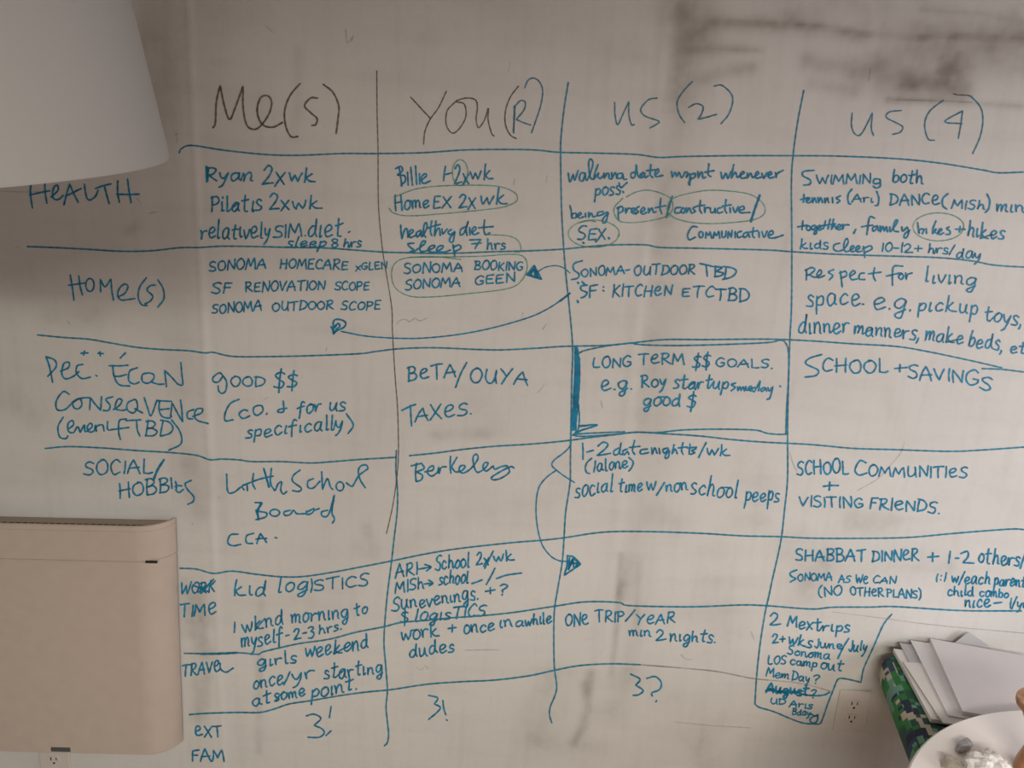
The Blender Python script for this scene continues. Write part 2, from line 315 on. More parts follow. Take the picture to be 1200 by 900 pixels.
mfl = mat('floor_wood', (.30, .20, .13), .45, .2, 6); bm = bmesh.new(); box(bm, XA, XB, -3.6, 0, -.02, 0)
tag(frombm('floor', bm, mfl), None, None, None, 'structure')
mce = mat('ceiling_paint', (.55, .50, .45), .9); bm = bmesh.new(); box(bm, XA, XB, -3.6, 0, ZT, ZT + .02)
tag(frombm('ceiling', bm, mce), None, None, None, 'structure')
def inkmat(name, col, a0, a1, rough=.45):
    m = bpy.data.materials.new(name); m.use_nodes = True; nt = m.node_tree; L = nt.links.new; N = nt.nodes.new; b = nt.nodes['Principled BSDF']
    b.inputs['Roughness'].default_value = rough; b.inputs['Specular IOR Level'].default_value = .3
    tc = N('ShaderNodeTexCoord'); n = N('ShaderNodeTexNoise'); n.inputs['Scale'].default_value = 45; n.inputs['Detail'].default_value = 4; L(tc.outputs['Object'], n.inputs['Vector'])
    r = N('ShaderNodeValToRGB'); r.color_ramp.elements[0].position = .35; r.color_ramp.elements[1].position = .65
    r.color_ramp.elements[0].color = (*[c * .7 for c in col], 1); r.color_ramp.elements[1].color = (*[c * 1.15 for c in col], 1); L(n.outputs[0], r.inputs[0]); L(r.outputs[0], b.inputs['Base Color'])
    n2 = N('ShaderNodeTexNoise'); n2.inputs['Scale'].default_value = 14; n2.inputs['Detail'].default_value = 6; n2.inputs['Roughness'].default_value = .7; L(tc.outputs['Object'], n2.inputs['Vector'])
    mr = N('ShaderNodeMapRange'); L(n2.outputs[0], mr.inputs[0]); mr.inputs[1].default_value = .3; mr.inputs[2].default_value = .6; mr.inputs[3].default_value = a0; mr.inputs[4].default_value = a1; L(mr.outputs[0], b.inputs['Alpha'])
    return m
INK['b'] = inkmat('blue_marker_ink', (.012, .25, .45), .82, 1)
INK['l'] = inkmat('blue_line_ink', (.03, .27, .42), .62, .95)
INK['k'] = inkmat('dark_grey_ink', (.15, .125, .115), .6, .9)
INK['t'] = inkmat('green_marker_ink', (.09, .38, .30), .40, .8)
INK['h'] = inkmat('muted_blue_ink', (.06, .25, .37), .65, .95)
INK['f'] = inkmat('faded_ink_trace', (.16, .135, .12), .05, .30)
tile(0, 0, 1)
# ---- grid ----
for lab, s in [
 ('top rule of the table under the column headings', "210,179 213,174 225,170.5 262,176 310,181 350,182 400,180 440,180 495,179 550,175.6 620,175.5 655,178.5 700,179.5 745,181 772,184.5 800,183.5 860,182.5 930,182.5 982,183 1050,186 1100,191 1150,199 1170,202.5 1199,201.7"),
 ('rule under the HEALTH row', "32,289 60,290 100,292 140,294.4 176,294 210,290.4 235,290 260,288.6 300,289 340,290 380,290.6 420,293.4 450,295.5 470,296 520,297 580,295 620,294 659,292 690,289 720,287 756,287 774,290 820,291 898,293 928,295 980,298 1040,300 1100,302 1140,306 1160,310 1180,312 1200,313"),
 ('rule under the HOME(s) row', "44,392.6 76,395.6 104,397.6 130,402 160,407 190,409.6 220,411 240,413.6 250,413 272,417.6 310,418 360,417 420,414.6 440,412 470,408.6 510,407.6 560,409.6 590,410 630,408 660,406 710,404.8 740,402 752,400.6 780,398 830,398 900,397.5 950,399.5 1000,403 1050,406 1087,412 1137,422.5 1174,431|1151,432 1175,433 1200,436"),
 ('left half of the rule under the CONSEQUENCE row', "53,525.6 80,523.4 120,525 160,528 200,530.4 230,533.6 246,538.8 260,538 280,539 296,541 330,541 364,542.6 390,541 420,538.6 463.5,536"),
 ('right half of the rule under the CONSEQUENCE row', "480,534 510,531 540,527 580,523 620,520.6 660,517 690,513 720,509.6 746,506.6 780,508.4 820,511 860,515.4 899,518.4 950,521 1000,525.5 1050,527 1112,529 1150,527.5 1200,524"),
 ('rule under the HOBBIES row', "211,666 230,667 250,672 272,669.4 300,673 330,676 356,675.6 390,670.6 420,665 459,657.4 500,649 540,642.6 600,636 632,633.4 660,630.4 707,623.7 757,623 820,625 870,628 915,629 950,630.7 1000,631 1062,630 1112,625.7 1150,622.5 1187,620 1200,620.7"),
 ('rule under the TIME row', "216,765.7 243,766 278,765 302,766.8 308,764 330,758.7 352,754 378,750.5 395,747 417,741 449,734.7 470,729.6 500,727 530,724 560,722 600,718 650,710.5 686,705.4 724,706 736,709.6 780,711 820,711 870,709 900,710 937,713 957,713.7 977,711.7 1020,711.5 1050,711 1125,715.5 1197,716"),
 ('rule under the TRAVEL row', "222,837.5 242.5,836 277.5,835 303.8,835 321,831 339,825 365,821 400,815 430,811 460,808 500,802 540,799 580,797 620,792 650,785.5 680,780 716,778 750,779"),
 ('left column rule, lower half', "464.5,528 464,550 465.5,570 466,585 465,605 462,630 459,657 453,706 450,750 452,780 454,809 452.4,828 454,846 455.4,860 454,870 450.6,874"),
 ('middle column rule', "666,97 661,128 657.6,160 657,180 658,240 660,280 663,320 667,358 671,406 670,450 669,510 668.5,538 668,566 663,600 661,630 659,658 654,688 650,713 649,740 649.6,780 652.4,804 650,816 645,828 644,838 646.6,847"),
 ('right column rule', "942,106 935,142 929.5,182 927.5,215 928,282 927.6,358 925.7,397 924,450 923,505 923,560 919.5,597 915,635 905,680 900.8,700 896.7,718 890.8,755 886.7,793 884.7,825"),
 ('outline around the bottom right list, stepping over the outlet', "884.7,825 890,829 906.7,834 925,841.7 941.7,847.5 960,848.7* 963,845 970,825 976.7,808 980.8,798 985,795 996.7,796.7 1009,799.7* 1011.7,785 1016.7,773 1025,755 1033,736.7 1038,728 1045,720"),
]:
    begin('grid_line', 'blue marker ' + lab, 'l'); S(s)
cur['wd'] = 2.0
S("235,766.3 260,766 278,765", 2.8)
begin('grid_line', 'dark grey left column rule, upper half', 'k'); S("441.6,83 442,136 443,172 443.6,240 448,290 452,316 459,360 460,390 463,440 466,480 467,530 465,560 460,594 453,625", 1.25)
begin('grid_line', 'faded grey end of the lowest rule', 'f', 1.6); S("750,779 800,783 840,787 879,794.6 900,797 940,801 973,810"); S("750,779 800,783 840,787 879,794.6 900,797"  , 1.6)
begin('goal_box', 'double-lined blue box around the long term goals', 'l')
S("678,414.4 686,410.6 714,405 740,402|740,402 752,404 790,405 840,404 898,401.6 915,398.7 921,402.5 924,412 924.5,437 922,480 921,509* 910,509 898,507.6 884,504 840,503 800,504 770,507 746,506.6 720,509 684,511.4 671,510|672,509 694,507.6 732,506|678,499 700,498 682,504 674,507")
begin('thick_bar', 'thick scribbled blue bar on the left of the goals box', 'b')
tile(660, 360, 5)
S("75,232 76,350 62,600 50,718", 3.6); S("80,240 90,330 85,480 64,640 56,716", 3.4); S("72,260 72,400 62,540", 3); S("95,300 96,420 86,570 74,690 78,738", 2.2); S("90,570 95,640 92,700 80,738|70,560 70,640 66,720", 1.8); S("78,738 110,722 200,690 95,700", 1.8)
# ---- headings ----
tile(200, 60, 5); begin('heading', 'dark grey heading "Me(s)"', 'k', 2.2)
S("248,448 262,420 268,300 290,200* 315,320 345,400 375,340 424,205* 425,330 445,430 485,458 525,440 575,370 592,300 570,262 530,270 508,330 515,390 545,435 600,445 655,418|758,190 700,260 668,350 675,440 705,500 745,500|860,275 820,275 785,320 820,360 858,395 850,430 828,435|895,195 950,240 985,320 980,400 970,482")
tile(440, 60, 5); begin('heading', 'grey heading "YOU" with blue bracketed letter', 'k', 2.1)
S("207,270 320,392|415,235 370,330 320,400 290,470 282,543|465,300 420,350 415,430 450,480 495,450 530,380 520,310 470,295 530,275 585,285 597,330 590,400 605,448 640,400 662,335 660,400 680,480 695,497|838,205 790,270 762,350 762,430 790,490 825,512", 1.7)
begin('heading', 'blue bracketed R beside the YOU heading', 'h')
S("815,320 812,400 810,480|818,330 814,400 808,470|812,330 850,290 878,300 870,345 825,400* 870,420 910,433|875,215 895,170 930,158 965,185 980,240 965,330 915,478")
tile(660, 60, 5); begin('heading', 'muted blue heading "us (2)"', 'h')
S("302,300 305,380 320,430 350,370 385,295* 385,370 400,430 417,430|550,275 500,285 455,340 480,380 560,410 545,430 508,450|757,178 700,240 668,300 680,370 712,418|735,330 780,308 820,325 810,370 790,400* 850,385 900,370|885,205 930,200 985,250 993,300 970,370 925,425")
tile(900, 60, 4); begin('heading', 'muted blue heading "us (4)"', 'h')
S("395,290 392,350 410,390 440,385 490,290* 485,360 495,395|625,278 570,285 555,310 600,335 632,355 620,380 585,390|822,230 760,280 735,340 750,410 780,418|912,280 830,330 910,340|912,285 905,340 893,408|950,210 995,260 1008,320 995,400 960,480")
begin('heading', None, 'k', 1.6); S("870,200 890,205 925,206 950,210")
# ---- left hand row names ----
tile(0, 180, 5); begin('row_name', 'blue row name "HEALTH"', 'b', 2.1)
S("185,160 178,230 190,318|262,155 265,230 275,290|175,242 230,230 290,218|300,255 340,215 335,185 315,200 308,250 325,270 350,265 370,245|375,300 390,240 408,178* 430,230 458,285|385,250 430,228 475,205|495,180 500,220 510,262 530,272 560,250 575,215|560,205 600,190 650,178|612,190 625,240 640,293|690,160 690,230 700,285|748,150 755,210 768,288|685,238 750,240 815,238")
begin('row_name', 'blue row name "HOME(s)"', 'b', 2.0)
S("412,712 425,790 433,858|462,718 470,780 483,828|402,772 450,765 500,758|590,810 588,735* 615,780 650,735* 655,800 665,858|690,840 730,820 750,780 730,765 700,790 690,830 710,858 750,855 790,850|858,728 820,780 810,840 830,885 862,890|910,770 880,775 862,800 895,835 880,865 850,880|925,740 955,790 960,850 925,900"); E(527, 770, 24, 38)
tile(20, 360, 5); begin('row_name', 'blue row name starting with "Dec. ECON"', 'b', 2.1)
S("170,290 190,350 208,440|170,290 220,310 228,350 180,405|255,375 300,355 305,325 275,330 262,390 285,420 330,405 362,378|385,335 352,345 348,385 380,418 430,410|462,400 468,404|375,270 415,268|395,258 390,280|475,270 505,272|485,262 488,285|635,268 605,298|540,343 600,344 650,340|560,345 570,410 600,455 660,462|570,405 600,405 640,395|705,355 660,375 655,430 685,450 715,440|770,385 735,395 735,435 770,445 800,420 800,395 775,385|790,440 830,452 860,450|875,465 865,370* 905,410 940,450* 970,455 965,390 960,325")
begin('row_name', 'blue row name continuing "CONSEQUENCE"', 'b', 2.1)
S("305,510 270,495 230,550 235,600 280,600 315,570|320,560 365,535 380,570 360,595 335,590 328,560 370,535 420,530|425,600 430,530* 455,565 490,605* 495,525|560,525 520,540 545,575 535,605 505,605|565,600 600,575 615,545 590,540 575,590 610,605 640,600|690,540 650,560 645,600 680,620 705,590 700,550 690,540|690,595 735,620|745,530 765,590 785,635 820,545|820,548 860,550 905,552|835,548 832,600 850,640 890,650 905,640|840,600 890,595|900,640 908,560* 940,620 970,672* 965,600 958,545|1035,600 1000,615 1000,650 1030,655|1030,640 1080,620 1085,595 1050,600 1040,640 1060,665 1120,682")
begin('row_name', 'blue bracketed note "(even if TBD)"', 'b', 2.1)
S("270,645 240,700 250,760 285,770 298,755|640,655 600,665 595,730 605,775|550,718 600,712 655,705|530,670 530,715 545,720|640,665 725,660|700,665 705,720 720,755|905,660 955,730 960,800 890,838|300,715 330,690 325,665 300,680 300,725 330,735 355,700 370,735* 395,690 400,730 440,700 430,680 412,700 420,730 450,725 460,690* 465,730 465,700 500,690 510,725")
W("BD", 745, 755, 905, 765, 90)
tile(60, 500, 5); begin('row_name', 'blue row name "SOCIAL/"'); W("SOCIAL", 190, 285, 592, 275, 82, 0); S("660,195 625,250 600,310", 3)
begin('row_name', 'blue row name "HOBBIES"'); W("HOBB", 395, 418, 690, 385, 85, 0); S("702,300 708,362|728,322 736,350 732,372 748,386 775,368|726,352 745,345 764,348|820,315 785,335 800,370 835,410 830,440 800,455"); 
tile(200, 640, 4.615); begin('row_name', 'blue row name "WORK", written over'); W("WORK", 52, 262, 235, 248, 62, .2); S("130,215 200,245|165,255 232,180|150,250 215,200")
begin('row_name', 'blue row name "TIME"'); W("TIMé", 45, 388, 245, 370, 68)
begin('row_name', 'blue row name "TRAVEL"'); W("TRAVé", 60, 705, 265, 680, 66, .1); S("268,635 270,665 300,682 338,660")
tile(190, 760, 5.714); begin('row_name', 'blue row name "EXT"'); W("éXT", 218, 592, 400, 592, 82, 0)
begin('row_name', 'blue row name "FAM"'); W("FAM", 195, 752, 415, 752, 78, 0)
# ---- column Me ----
def N_(lab, ink='b', wd=None): begin('note_line', ('blue marker note ' + lab) if lab else None, ink, wd)
tile(220, 180, 5)
N_('ending "2x wk", first line under the leftmost heading'); W("Ryan", 105, 165, 380, 160, 92); W("2x", 432, 188, 565, 182, 112); W("wk", 590, 168, 745, 168, 92); S("108,75 112,165|116,80 118,160")
N_('"Pilates 2x wk"'); W("Pilatıs", 135, 345, 432, 335, 98); W("2x", 475, 335, 592, 330, 92); W("wk", 615, 328, 785, 315, 85)
N_('"relatively sim. diet."'); W("relatıvely", 75, 500, 480, 495, 105); W("SIM.", 500, 497, 690, 485, 72); W("dıet", 700, 492, 905, 480, 118); W(".", 935, 462, 948, 460, 80)
N_('"sleep 8 hrs"'); W("sleep", 578, 545, 800, 552, 62, .3); W("8", 835, 550, 878, 550, 48); W("hrs", 910, 552, 1015, 550, 60)
N_('"SONOMA HOMECARE", first line of the home row'); W("SONOMA", 125, 690, 455, 670, 62); W("HOMECARE", 538, 672, 935, 678, 55); W("xGLEN", 985, 685, 1165, 672, 42)
N_('"SF RENOVATION SCOPE"'); W("SF", 137, 818, 250, 820, 66); W("RENOVATION", 335, 812, 800, 798, 58); W("SCOPE", 862, 800, 1060, 798, 52)
N_('"SONOMA OUTDOOR SCOPE"'); W("SONOMA", 142, 938, 430, 918, 58); W("OUTDOOR", 492, 922, 852, 912, 52); W("SCOPE", 897, 915, 1125, 915, 52)
tile(220, 360, 5)
N_('"good $$"'); S("205,400 185,385 150,410 150,435 180,438 208,402* 228,440 222,490 200,505 182,490 178,462"); W("OOD", 245, 462, 450, 466, 60); W("$$", 505, 480, 640, 482, 105, 0)
N_('"(co. & for us"'); S("300,540 250,565 220,620 220,665 265,660|560,550 562,610 530,615 535,600 580,592"); W("co.", 295, 652, 468, 628, 92); W("for", 638, 632, 780, 610, 84); W("us", 828, 608, 920, 605, 88)
N_('"specifically)"'); W("specıfıcally", 340, 768, 905, 712, 84); S("930,625 970,690 940,740")
tile(220, 510, 5)
N_('"Little School"'); S("228,228 235,330 270,335 310,305|330,320 318,300 345,290 350,325|385,225 380,280 395,315|445,195 460,250 475,305|490,195 485,280 510,325|340,288 420,258 500,240|515,320 530,285 550,275 545,320 560,345 580,330|658,205 620,235 615,270 665,310 650,330 615,325|735,255 705,270 705,305 735,310 775,270|785,215 790,320* 800,290 820,255 835,300 850,318|930,280 960,300 975,285 1000,240 1030,215 1055,195 1045,175 1015,180 1000,210 1010,260 1040,308"); S("448,200 462,250 478,302"); E(892, 300, 22, 26)
N_('"Board"'); S("395,395 435,400 400,445* 460,455 455,480 400,495|425,400 412,450 415,497|400,440 415,490|600,440 565,450 570,470 600,465 620,440 640,460 690,460|700,450 740,430 730,455 700,465 695,445|745,440 770,430|820,440 785,450 790,475 825,465 860,350* 845,450 860,490 848,515"); E(510, 455, 28, 20)
N_('"CCA."'); S("295,580 250,585 235,630 265,648 310,640|385,575 345,590 345,630 380,635|405,635 425,575* 462,628|400,610 430,605 462,605|512,600 522,602")
tile(200, 640, 4.615)
N_('"kid logistics"'); W("kıd", 338, 272, 512, 265, 88); W("log", 572, 252, 738, 240, 84, .2); W("ISTICS", 752, 248, 1068, 212, 64)
N_('"1 wknd morning to"'); W("1", 330, 472, 345, 470, 62); W("wknd", 390, 468, 608, 425, 78); W("mornıng", 650, 422, 960, 385, 78); W("to", 995, 378, 1065, 362, 62)
N_('"myself - 2-3 hrs."'); W("myself", 380, 552, 605, 518, 84); W("-", 620, 512, 640, 508, 50); W("2-3", 665, 512, 775, 490, 68); W("hrs.", 800, 480, 922, 455, 58)
N_('"girls weekend"'); W("gırls", 468, 655, 680, 632, 72); W("weekend", 728, 608, 1068, 552, 82)
N_('"once/yr starting"'); W("once", 445, 772, 608, 748, 78); S("645,680 630,715 612,750"); W("yr", 660, 735, 775, 712, 80); W("startıng", 830, 722, 1145, 685, 82)
N_('"at some point."'); W("at", 440, 868, 545, 845, 72); W("some", 560, 838, 728, 808, 66); W("poınt.", 758, 828, 1005, 775, 78)
tile(340, 760, 5)
N_('"3!" in the second column from the left', 'b', 2.0); S("95,395 140,385 180,410 140,450* 185,470 200,495 170,520 105,520|240,340 230,405|240,482 210,510")
N_('"3!" right of the left column rule', 'b', 2.0); S("812,275 865,290 845,325* 880,345 860,375 812,415|895,305 900,350 912,388|916,418 920,421")
# ---- column You ----
tile(440, 180, 5)
N_('ending "1-2x wk"'); S("118,88 150,75 158,100 130,125|140,85 148,140 155,190|130,125 170,130 175,160 150,187|188,110 192,185|207,80 217,185|235,72 242,180|258,118 260,178|265,160 300,130 290,118 270,140 280,175 322,160"); W("1-", 392, 165, 442, 160, 92); W("2x", 460, 180, 545, 178, 105); W("wk", 555, 155, 690, 148, 90)
N_('"Home EX 2x wk"'); W("Home", 112, 335, 315, 318, 84); W("EX", 335, 322, 440, 318, 68); W("2x", 485, 325, 582, 322, 95); W("wk", 612, 300, 768, 300, 88)
N_('"healthy diet"'); S("148,420 150,460 155,500* 170,450 185,440 190,490|195,480 222,455 212,445 195,465 205,492 235,480|262,450 240,465 245,490 262,470 268,450* 272,488 300,440 300,405 285,420 282,470 295,490|330,395 322,450 330,480|300,440 340,425 380,415|355,395 345,485* 362,445 375,440 380,480|390,442 395,470 420,442|445,445 425,460 440,475 465,455* 455,515 435,515 440,490 465,465|525,430 500,445 498,475 520,465 545,395* 532,440 537,480|552,435 554,475|565,465 590,440 580,430 565,450 575,475 605,465|640,390 635,440 645,475 670,465|605,435 690,428")
N_('"sleep 7 hrs"'); S("225,525 190,530 205,550 225,565 200,578|225,575 275,540 295,515 275,515 262,545 265,572 300,570 345,550 345,538 320,545 310,570 350,578 395,552 395,540 370,545 360,570 400,578 440,565|455,535 460,570 465,600|455,550 490,535 500,555 465,575"); W("7", 552, 558, 620, 555, 58); W("hrs", 650, 566, 760, 556, 62)
N_('"SONOMA BOOKING"'); W("SONOMA", 165, 702, 510, 690, 58); W("BOOKING", 578, 680, 860, 685, 54)
N_('"SONOMA GEEN"'); W("SONOMA", 172, 800, 495, 775, 58); W("GEEN", 578, 770, 815, 755, 58)
tile(440, 360, 5)
N_('"BETA/OUYA"'); W("BéTA", 185, 435, 470, 408, 78); S("535,325 500,390 470,470"); W("OUYA", 545, 440, 892, 455, 88)
N_('"TAXES."'); S("155,605 195,585 235,570|205,575 208,640 212,695"); W("AXéS.", 232, 668, 562, 630, 82)
tile(440, 510, 5)
N_('"Berkeley"'); S("210,180 240,172 270,165|240,165 235,220 238,270|270,165 285,195 240,215* 275,235 268,262 240,272|290,215 335,205 340,180 315,190 305,220 330,240 365,215 370,185* 372,225 385,190 415,185|440,125 438,180 442,222|478,130 445,185* 470,215 510,205 525,180 500,180 490,205 515,222 560,195 600,140 592,112 572,130 580,190 600,218 640,195 660,165 640,162 630,190 650,210 690,180* 700,200 735,185 770,178|770,178 785,215 740,250 695,262 680,248 730,215 790,185 812,192")
tile(440, 630, 5)
N_('ending "school 2x/wk" with an arrow'); W("ARI", 115, 235, 245, 212, 72); S("255,185 325,172|290,158 325,172 300,195"); W("School", 350, 192, 550, 170, 82); W("2x", 588, 166, 662, 160, 75); S("690,80 665,130 640,180"); W("wk", 695, 150, 815, 130, 72)
N_('with a dashed blank after "school"'); W("MISh", 115, 325, 285, 298, 66); S("288,272 335,266|312,250 337,266 315,282"); W("school", 370, 278, 542, 265, 78); S("565,270 595,260 625,248|700,180 675,230 650,275|710,240 770,220 855,208")
N_('"Sun evenings. + ?"'); W("S", 95, 435, 138, 430, 80); W("un", 150, 418, 242, 402, 92); W("evenıngs.", 255, 412, 600, 360, 88); W("+", 640, 345, 702, 338, 62); W("?", 722, 335, 766, 332, 70)
N_('"$ logistics" on the rule'); W("$", 145, 505, 190, 502, 68); W("logısTICS", 225, 490, 638, 462, 72, .2)
N_('"work + once in a while"'); W("work", 150, 605, 375, 572, 84); W("+", 425, 568, 470, 562, 66); W("once", 515, 562, 697, 545, 76); W("ın", 725, 532, 802, 522, 74); W("a", 820, 525, 868, 520, 62); W("whıle", 875, 525, 1030, 500, 74)
N_('"dudes"'); W("dudes", 195, 708, 460, 665, 84)
# ---- column us 2 ----
tile(660, 180, 5)
N_('"walking date mgmt whenever"'); S("30,115 40,165 60,120* 68,155 88,100|130,115 105,115 95,150 115,160 130,115* 135,155 150,140 175,60 160,32 150,60 160,140 180,150|205,65 188,110 180,150* 210,112 202,128 215,147 235,130|240,115 240,147* 258,115 268,120 270,147 285,148|285,112 285,150* 305,112 315,145|345,115 320,120 320,145 345,140 350,115* 355,150 372,150"); S("425,110 400,115 400,140 420,135 430,65* 435,120 450,140 470,110|470,110 450,125 455,142 475,130 478,110* 480,140 500,130|515,65 510,120 525,140|490,100 545,95|540,125 560,105 555,90 540,110 545,135 585,128"); S("635,105 640,140* 655,110 665,137* 680,110 692,140 705,130 715,110 730,112 722,140 742,118 742,185|742,185 735,175 750,150|765,118 748,125 750,145 770,140 775,118 765,115|790,105 792,145* 805,112 815,110 820,145 835,138|855,60 850,120 865,135|830,110 885,100"); S("925,110 935,148 955,115 965,145 985,105|1000,65 985,145* 1010,110 1020,140 1035,130 1060,115 1055,105 1040,120 1045,145 1075,140|1080,115 1080,145* 1100,115 1110,140 1125,132 1145,118 1140,105 1128,120 1132,145 1160,138|1165,115 1175,145 1195,112|1200,132 1222,118 1215,105 1203,120 1208,143 1235,138|1245,112 1248,142* 1255,118 1290,98")
N_('"poss."'); W("poss", 182, 252, 335, 240, 82); S("328,172 338,200 375,170|350,222 354,228")
N_('"being present/constructive/"'); S("40,305 48,340 50,380* 55,355 75,350 75,375 50,378|80,370 105,355 100,345 85,360 95,378 120,370|130,350 132,372|150,345 148,375* 165,348 175,370 195,365|235,340 205,345 205,365 235,355* 262,345 250,400 232,405 235,380 265,350"); S("325,315 322,350 325,388|315,320 345,310 350,335 325,350|365,320 368,352* 380,322 397,322|400,345 420,330 412,318 400,335 410,352 425,345|445,310 425,325 440,340 425,355|455,345 478,330 470,315 455,335 465,355 490,345|500,320 500,350* 520,318 530,345 545,340|572,262 568,320 578,352|540,318 600,305"); S("640,250 622,310 605,375"); S("690,315 660,320 655,345 680,348 690,340|700,320 690,340 705,348 716,330 702,318|722,318 722,348* 740,318 750,345|780,310 760,322 775,338 755,350|805,275 800,325 812,350|785,308 830,302|828,315 830,348* 838,318 855,318|862,318 866,345 885,340 890,318* 893,348|930,315 905,325 908,348 935,342|955,270 948,325 958,348|935,308 985,300|978,318 980,345|995,315 1008,346 1025,312|1030,335 1060,325 1055,308 1035,318 1035,345 1095,345"); S("1152,245 1125,320 1100,398", 3)
N_('"S.E.X." in a green ring'); W("S", 82, 515, 132, 505, 78); W("E", 142, 508, 195, 505, 62); W("X", 202, 505, 245, 502, 64); S("117,522 121,525|190,512 194,515|266,494 270,498", 2.8)
N_('"Communicative" at the right of its cell'); S("785,430 755,430 730,475 740,505 775,490|835,495 838,460* 850,480 862,458* 870,495|880,495 885,458* 898,480 912,455* 918,495|930,455 932,490 950,485 955,455|965,495 968,455* 985,492* 990,450|1008,458 1008,492|1045,455 1022,465 1025,492 1050,485|1080,460 1058,470 1060,492 1080,480 1085,460* 1092,490|1115,435 1110,480 1120,492|1095,460 1140,452|1147,460 1149,490|1165,458 1178,490 1195,455|1200,480 1230,470 1225,452 1205,465 1205,490 1235,495 1290,478"); E(808, 475, 12, 18)
N_('"SONOMA-OUTDOOR TBD"'); S("112,628 65,645 62,680 92,705 85,730 50,738"); W("ONOMA-", 105, 722, 388, 705, 52); W("OUTDOOR", 412, 715, 772, 705, 62); S("802,645 840,652 875,662|838,655 842,690 845,718|893,660 892,690 890,722|885,662 930,668 895,690* 938,700 925,715 888,722|955,665 952,700 945,735|938,662 990,670 1015,690 990,722 935,738")
N_('"SF: KITCHEN ETC TBD"'); S("140,770 105,778 108,800 140,815 125,838 105,845"); W("F", 145, 845, 195, 840, 78); W(":", 222, 812, 236, 810, 56); W("KITCHéN", 285, 840, 632, 832, 66); W("ETC", 690, 840, 880, 840, 58); W("TBD", 888, 862, 1085, 868, 72); S("86,756 90,760|112,752 124,765|84,862 88,872", 2.6)
tile(660, 360, 5)
N_('"LONG TERM $$ GOALS." inside the box'); W("LONG", 170, 355, 395, 352, 66); W("TéRM", 440, 335, 708, 332, 62); W("$$", 758, 358, 858, 352, 84, .1); W("GOALS.", 890, 350, 1225, 358, 52)
N_('"e.g. Roy startup someday" inside the box'.replace('Roy ', '... ')); W("e.g.", 218, 490, 400, 478, 92); W("Roy", 455, 472, 600, 462, 76); W("startup", 645, 475, 962, 482, 80); S("1010,445 985,455 1008,470 985,490|1022,468 1024,490* 1036,466 1042,490* 1055,468 1062,490|1070,465 1075,488 1105,472 1098,462 1085,478 1098,492|1125,470 1105,480 1115,495 1130,480 1155,430* 1145,490|1180,470 1160,480 1165,495 1188,475* 1192,492|1200,472 1208,492 1230,465* 1212,530 1195,540|1270,462 1274,465")
N_('"good $" inside the box'); W("good", 465, 580, 682, 582, 82, .15); W("$", 725, 598, 775, 595, 82, .1)
tile(620, 500, 4)
N_('"1-2 date nights/wk"'); W("1-2", 243, 150, 382, 132, 68); S("420,100 398,115 400,132 420,125 432,75* 425,125 440,130|460,105 440,115 445,132 462,115* 468,130|495,65 485,110 495,130|470,98 520,92|555,105 525,110 525,128 560,122|575,100 578,130* 590,100 600,125|610,102 613,127|650,100 628,108 635,125 655,105* 655,140 638,148 645,125 660,118|680,85 670,130* 685,105 695,127|722,75 715,110 722,130|700,100 740,95|755,82 750,128|742,100 785,96|783,104 763,112 778,122 757,130"); S("830,75 812,110 795,145"); W("wk", 830, 138, 942, 136, 60)
N_('"(1 alone)"'); W("(1", 258, 215, 308, 212, 56); W("alone", 318, 212, 462, 192, 56); S("468,145 488,165 482,190 468,208")
N_('"social time w/non school peeps"'); W("socıal", 215, 330, 390, 305, 76); W("tıme", 418, 310, 530, 300, 62); W("w", 550, 300, 592, 298, 66); S("635,262 615,295 598,322"); W("non", 640, 308, 742, 302, 62); W("school", 755, 320, 972, 335, 84); W("peeps", 1010, 350, 1170, 352, 76)
tile(640, 690, 5)
N_('"ONE TRIP/YEAR"'); W("ONé", 110, 222, 248, 212, 72); W("TRIP", 285, 195, 455, 190, 64); S("520,125 492,160 465,190"); W("YéAR", 528, 208, 752, 200, 62)
N_('"min 2 nights."'); W("mın", 485, 280, 612, 280, 66); W("2", 642, 302, 702, 298, 66); W("nıghts.", 725, 308, 990, 315, 70)
N_('"3?" in the bottom row', 'b', 2.1); S("495,500 550,530 525,565* 568,595 545,620 510,625|590,525 640,515 675,550 665,590 620,610 622,628|643,662 648,656")
# ---- column us 4 ----
tile(880, 180, 5)
N_('"SWIMMING both"'); S("370,98 310,105 305,130 348,155 345,180 310,185"); W("WIMMIN", 385, 178, 700, 176, 54); S("755,150 725,150 720,175 755,172 758,150* 758,190 735,202 718,192"); W("both", 825, 172, 1010, 172, 80)
N_('with "tennis", "DANCE" and two bracketed words'); S("312,240 308,285|292,270 335,258|325,280 345,265 338,258 325,275 335,290 355,280|360,260 362,290* 374,260 384,287|394,258 396,290* 410,258 420,287|432,262 434,290* 448,260 456,287|478,258 480,288|525,248 500,262 522,275 505,290"); W("(", 560, 290, 588, 288, 70); W("Arı", 595, 285, 715, 285, 46); S("738,222 750,260 745,300 730,305"); W("DANCé", 812, 305, 1105, 298, 66)
tile(960, 180, 5); S("755,235 725,265 725,305 748,325"); W("MISh", 775, 322, 970, 330, 55); S("985,238 1000,275 995,320 975,345"); W("mın", 1035, 338, 1198, 342, 82)
tile(880, 180, 5)
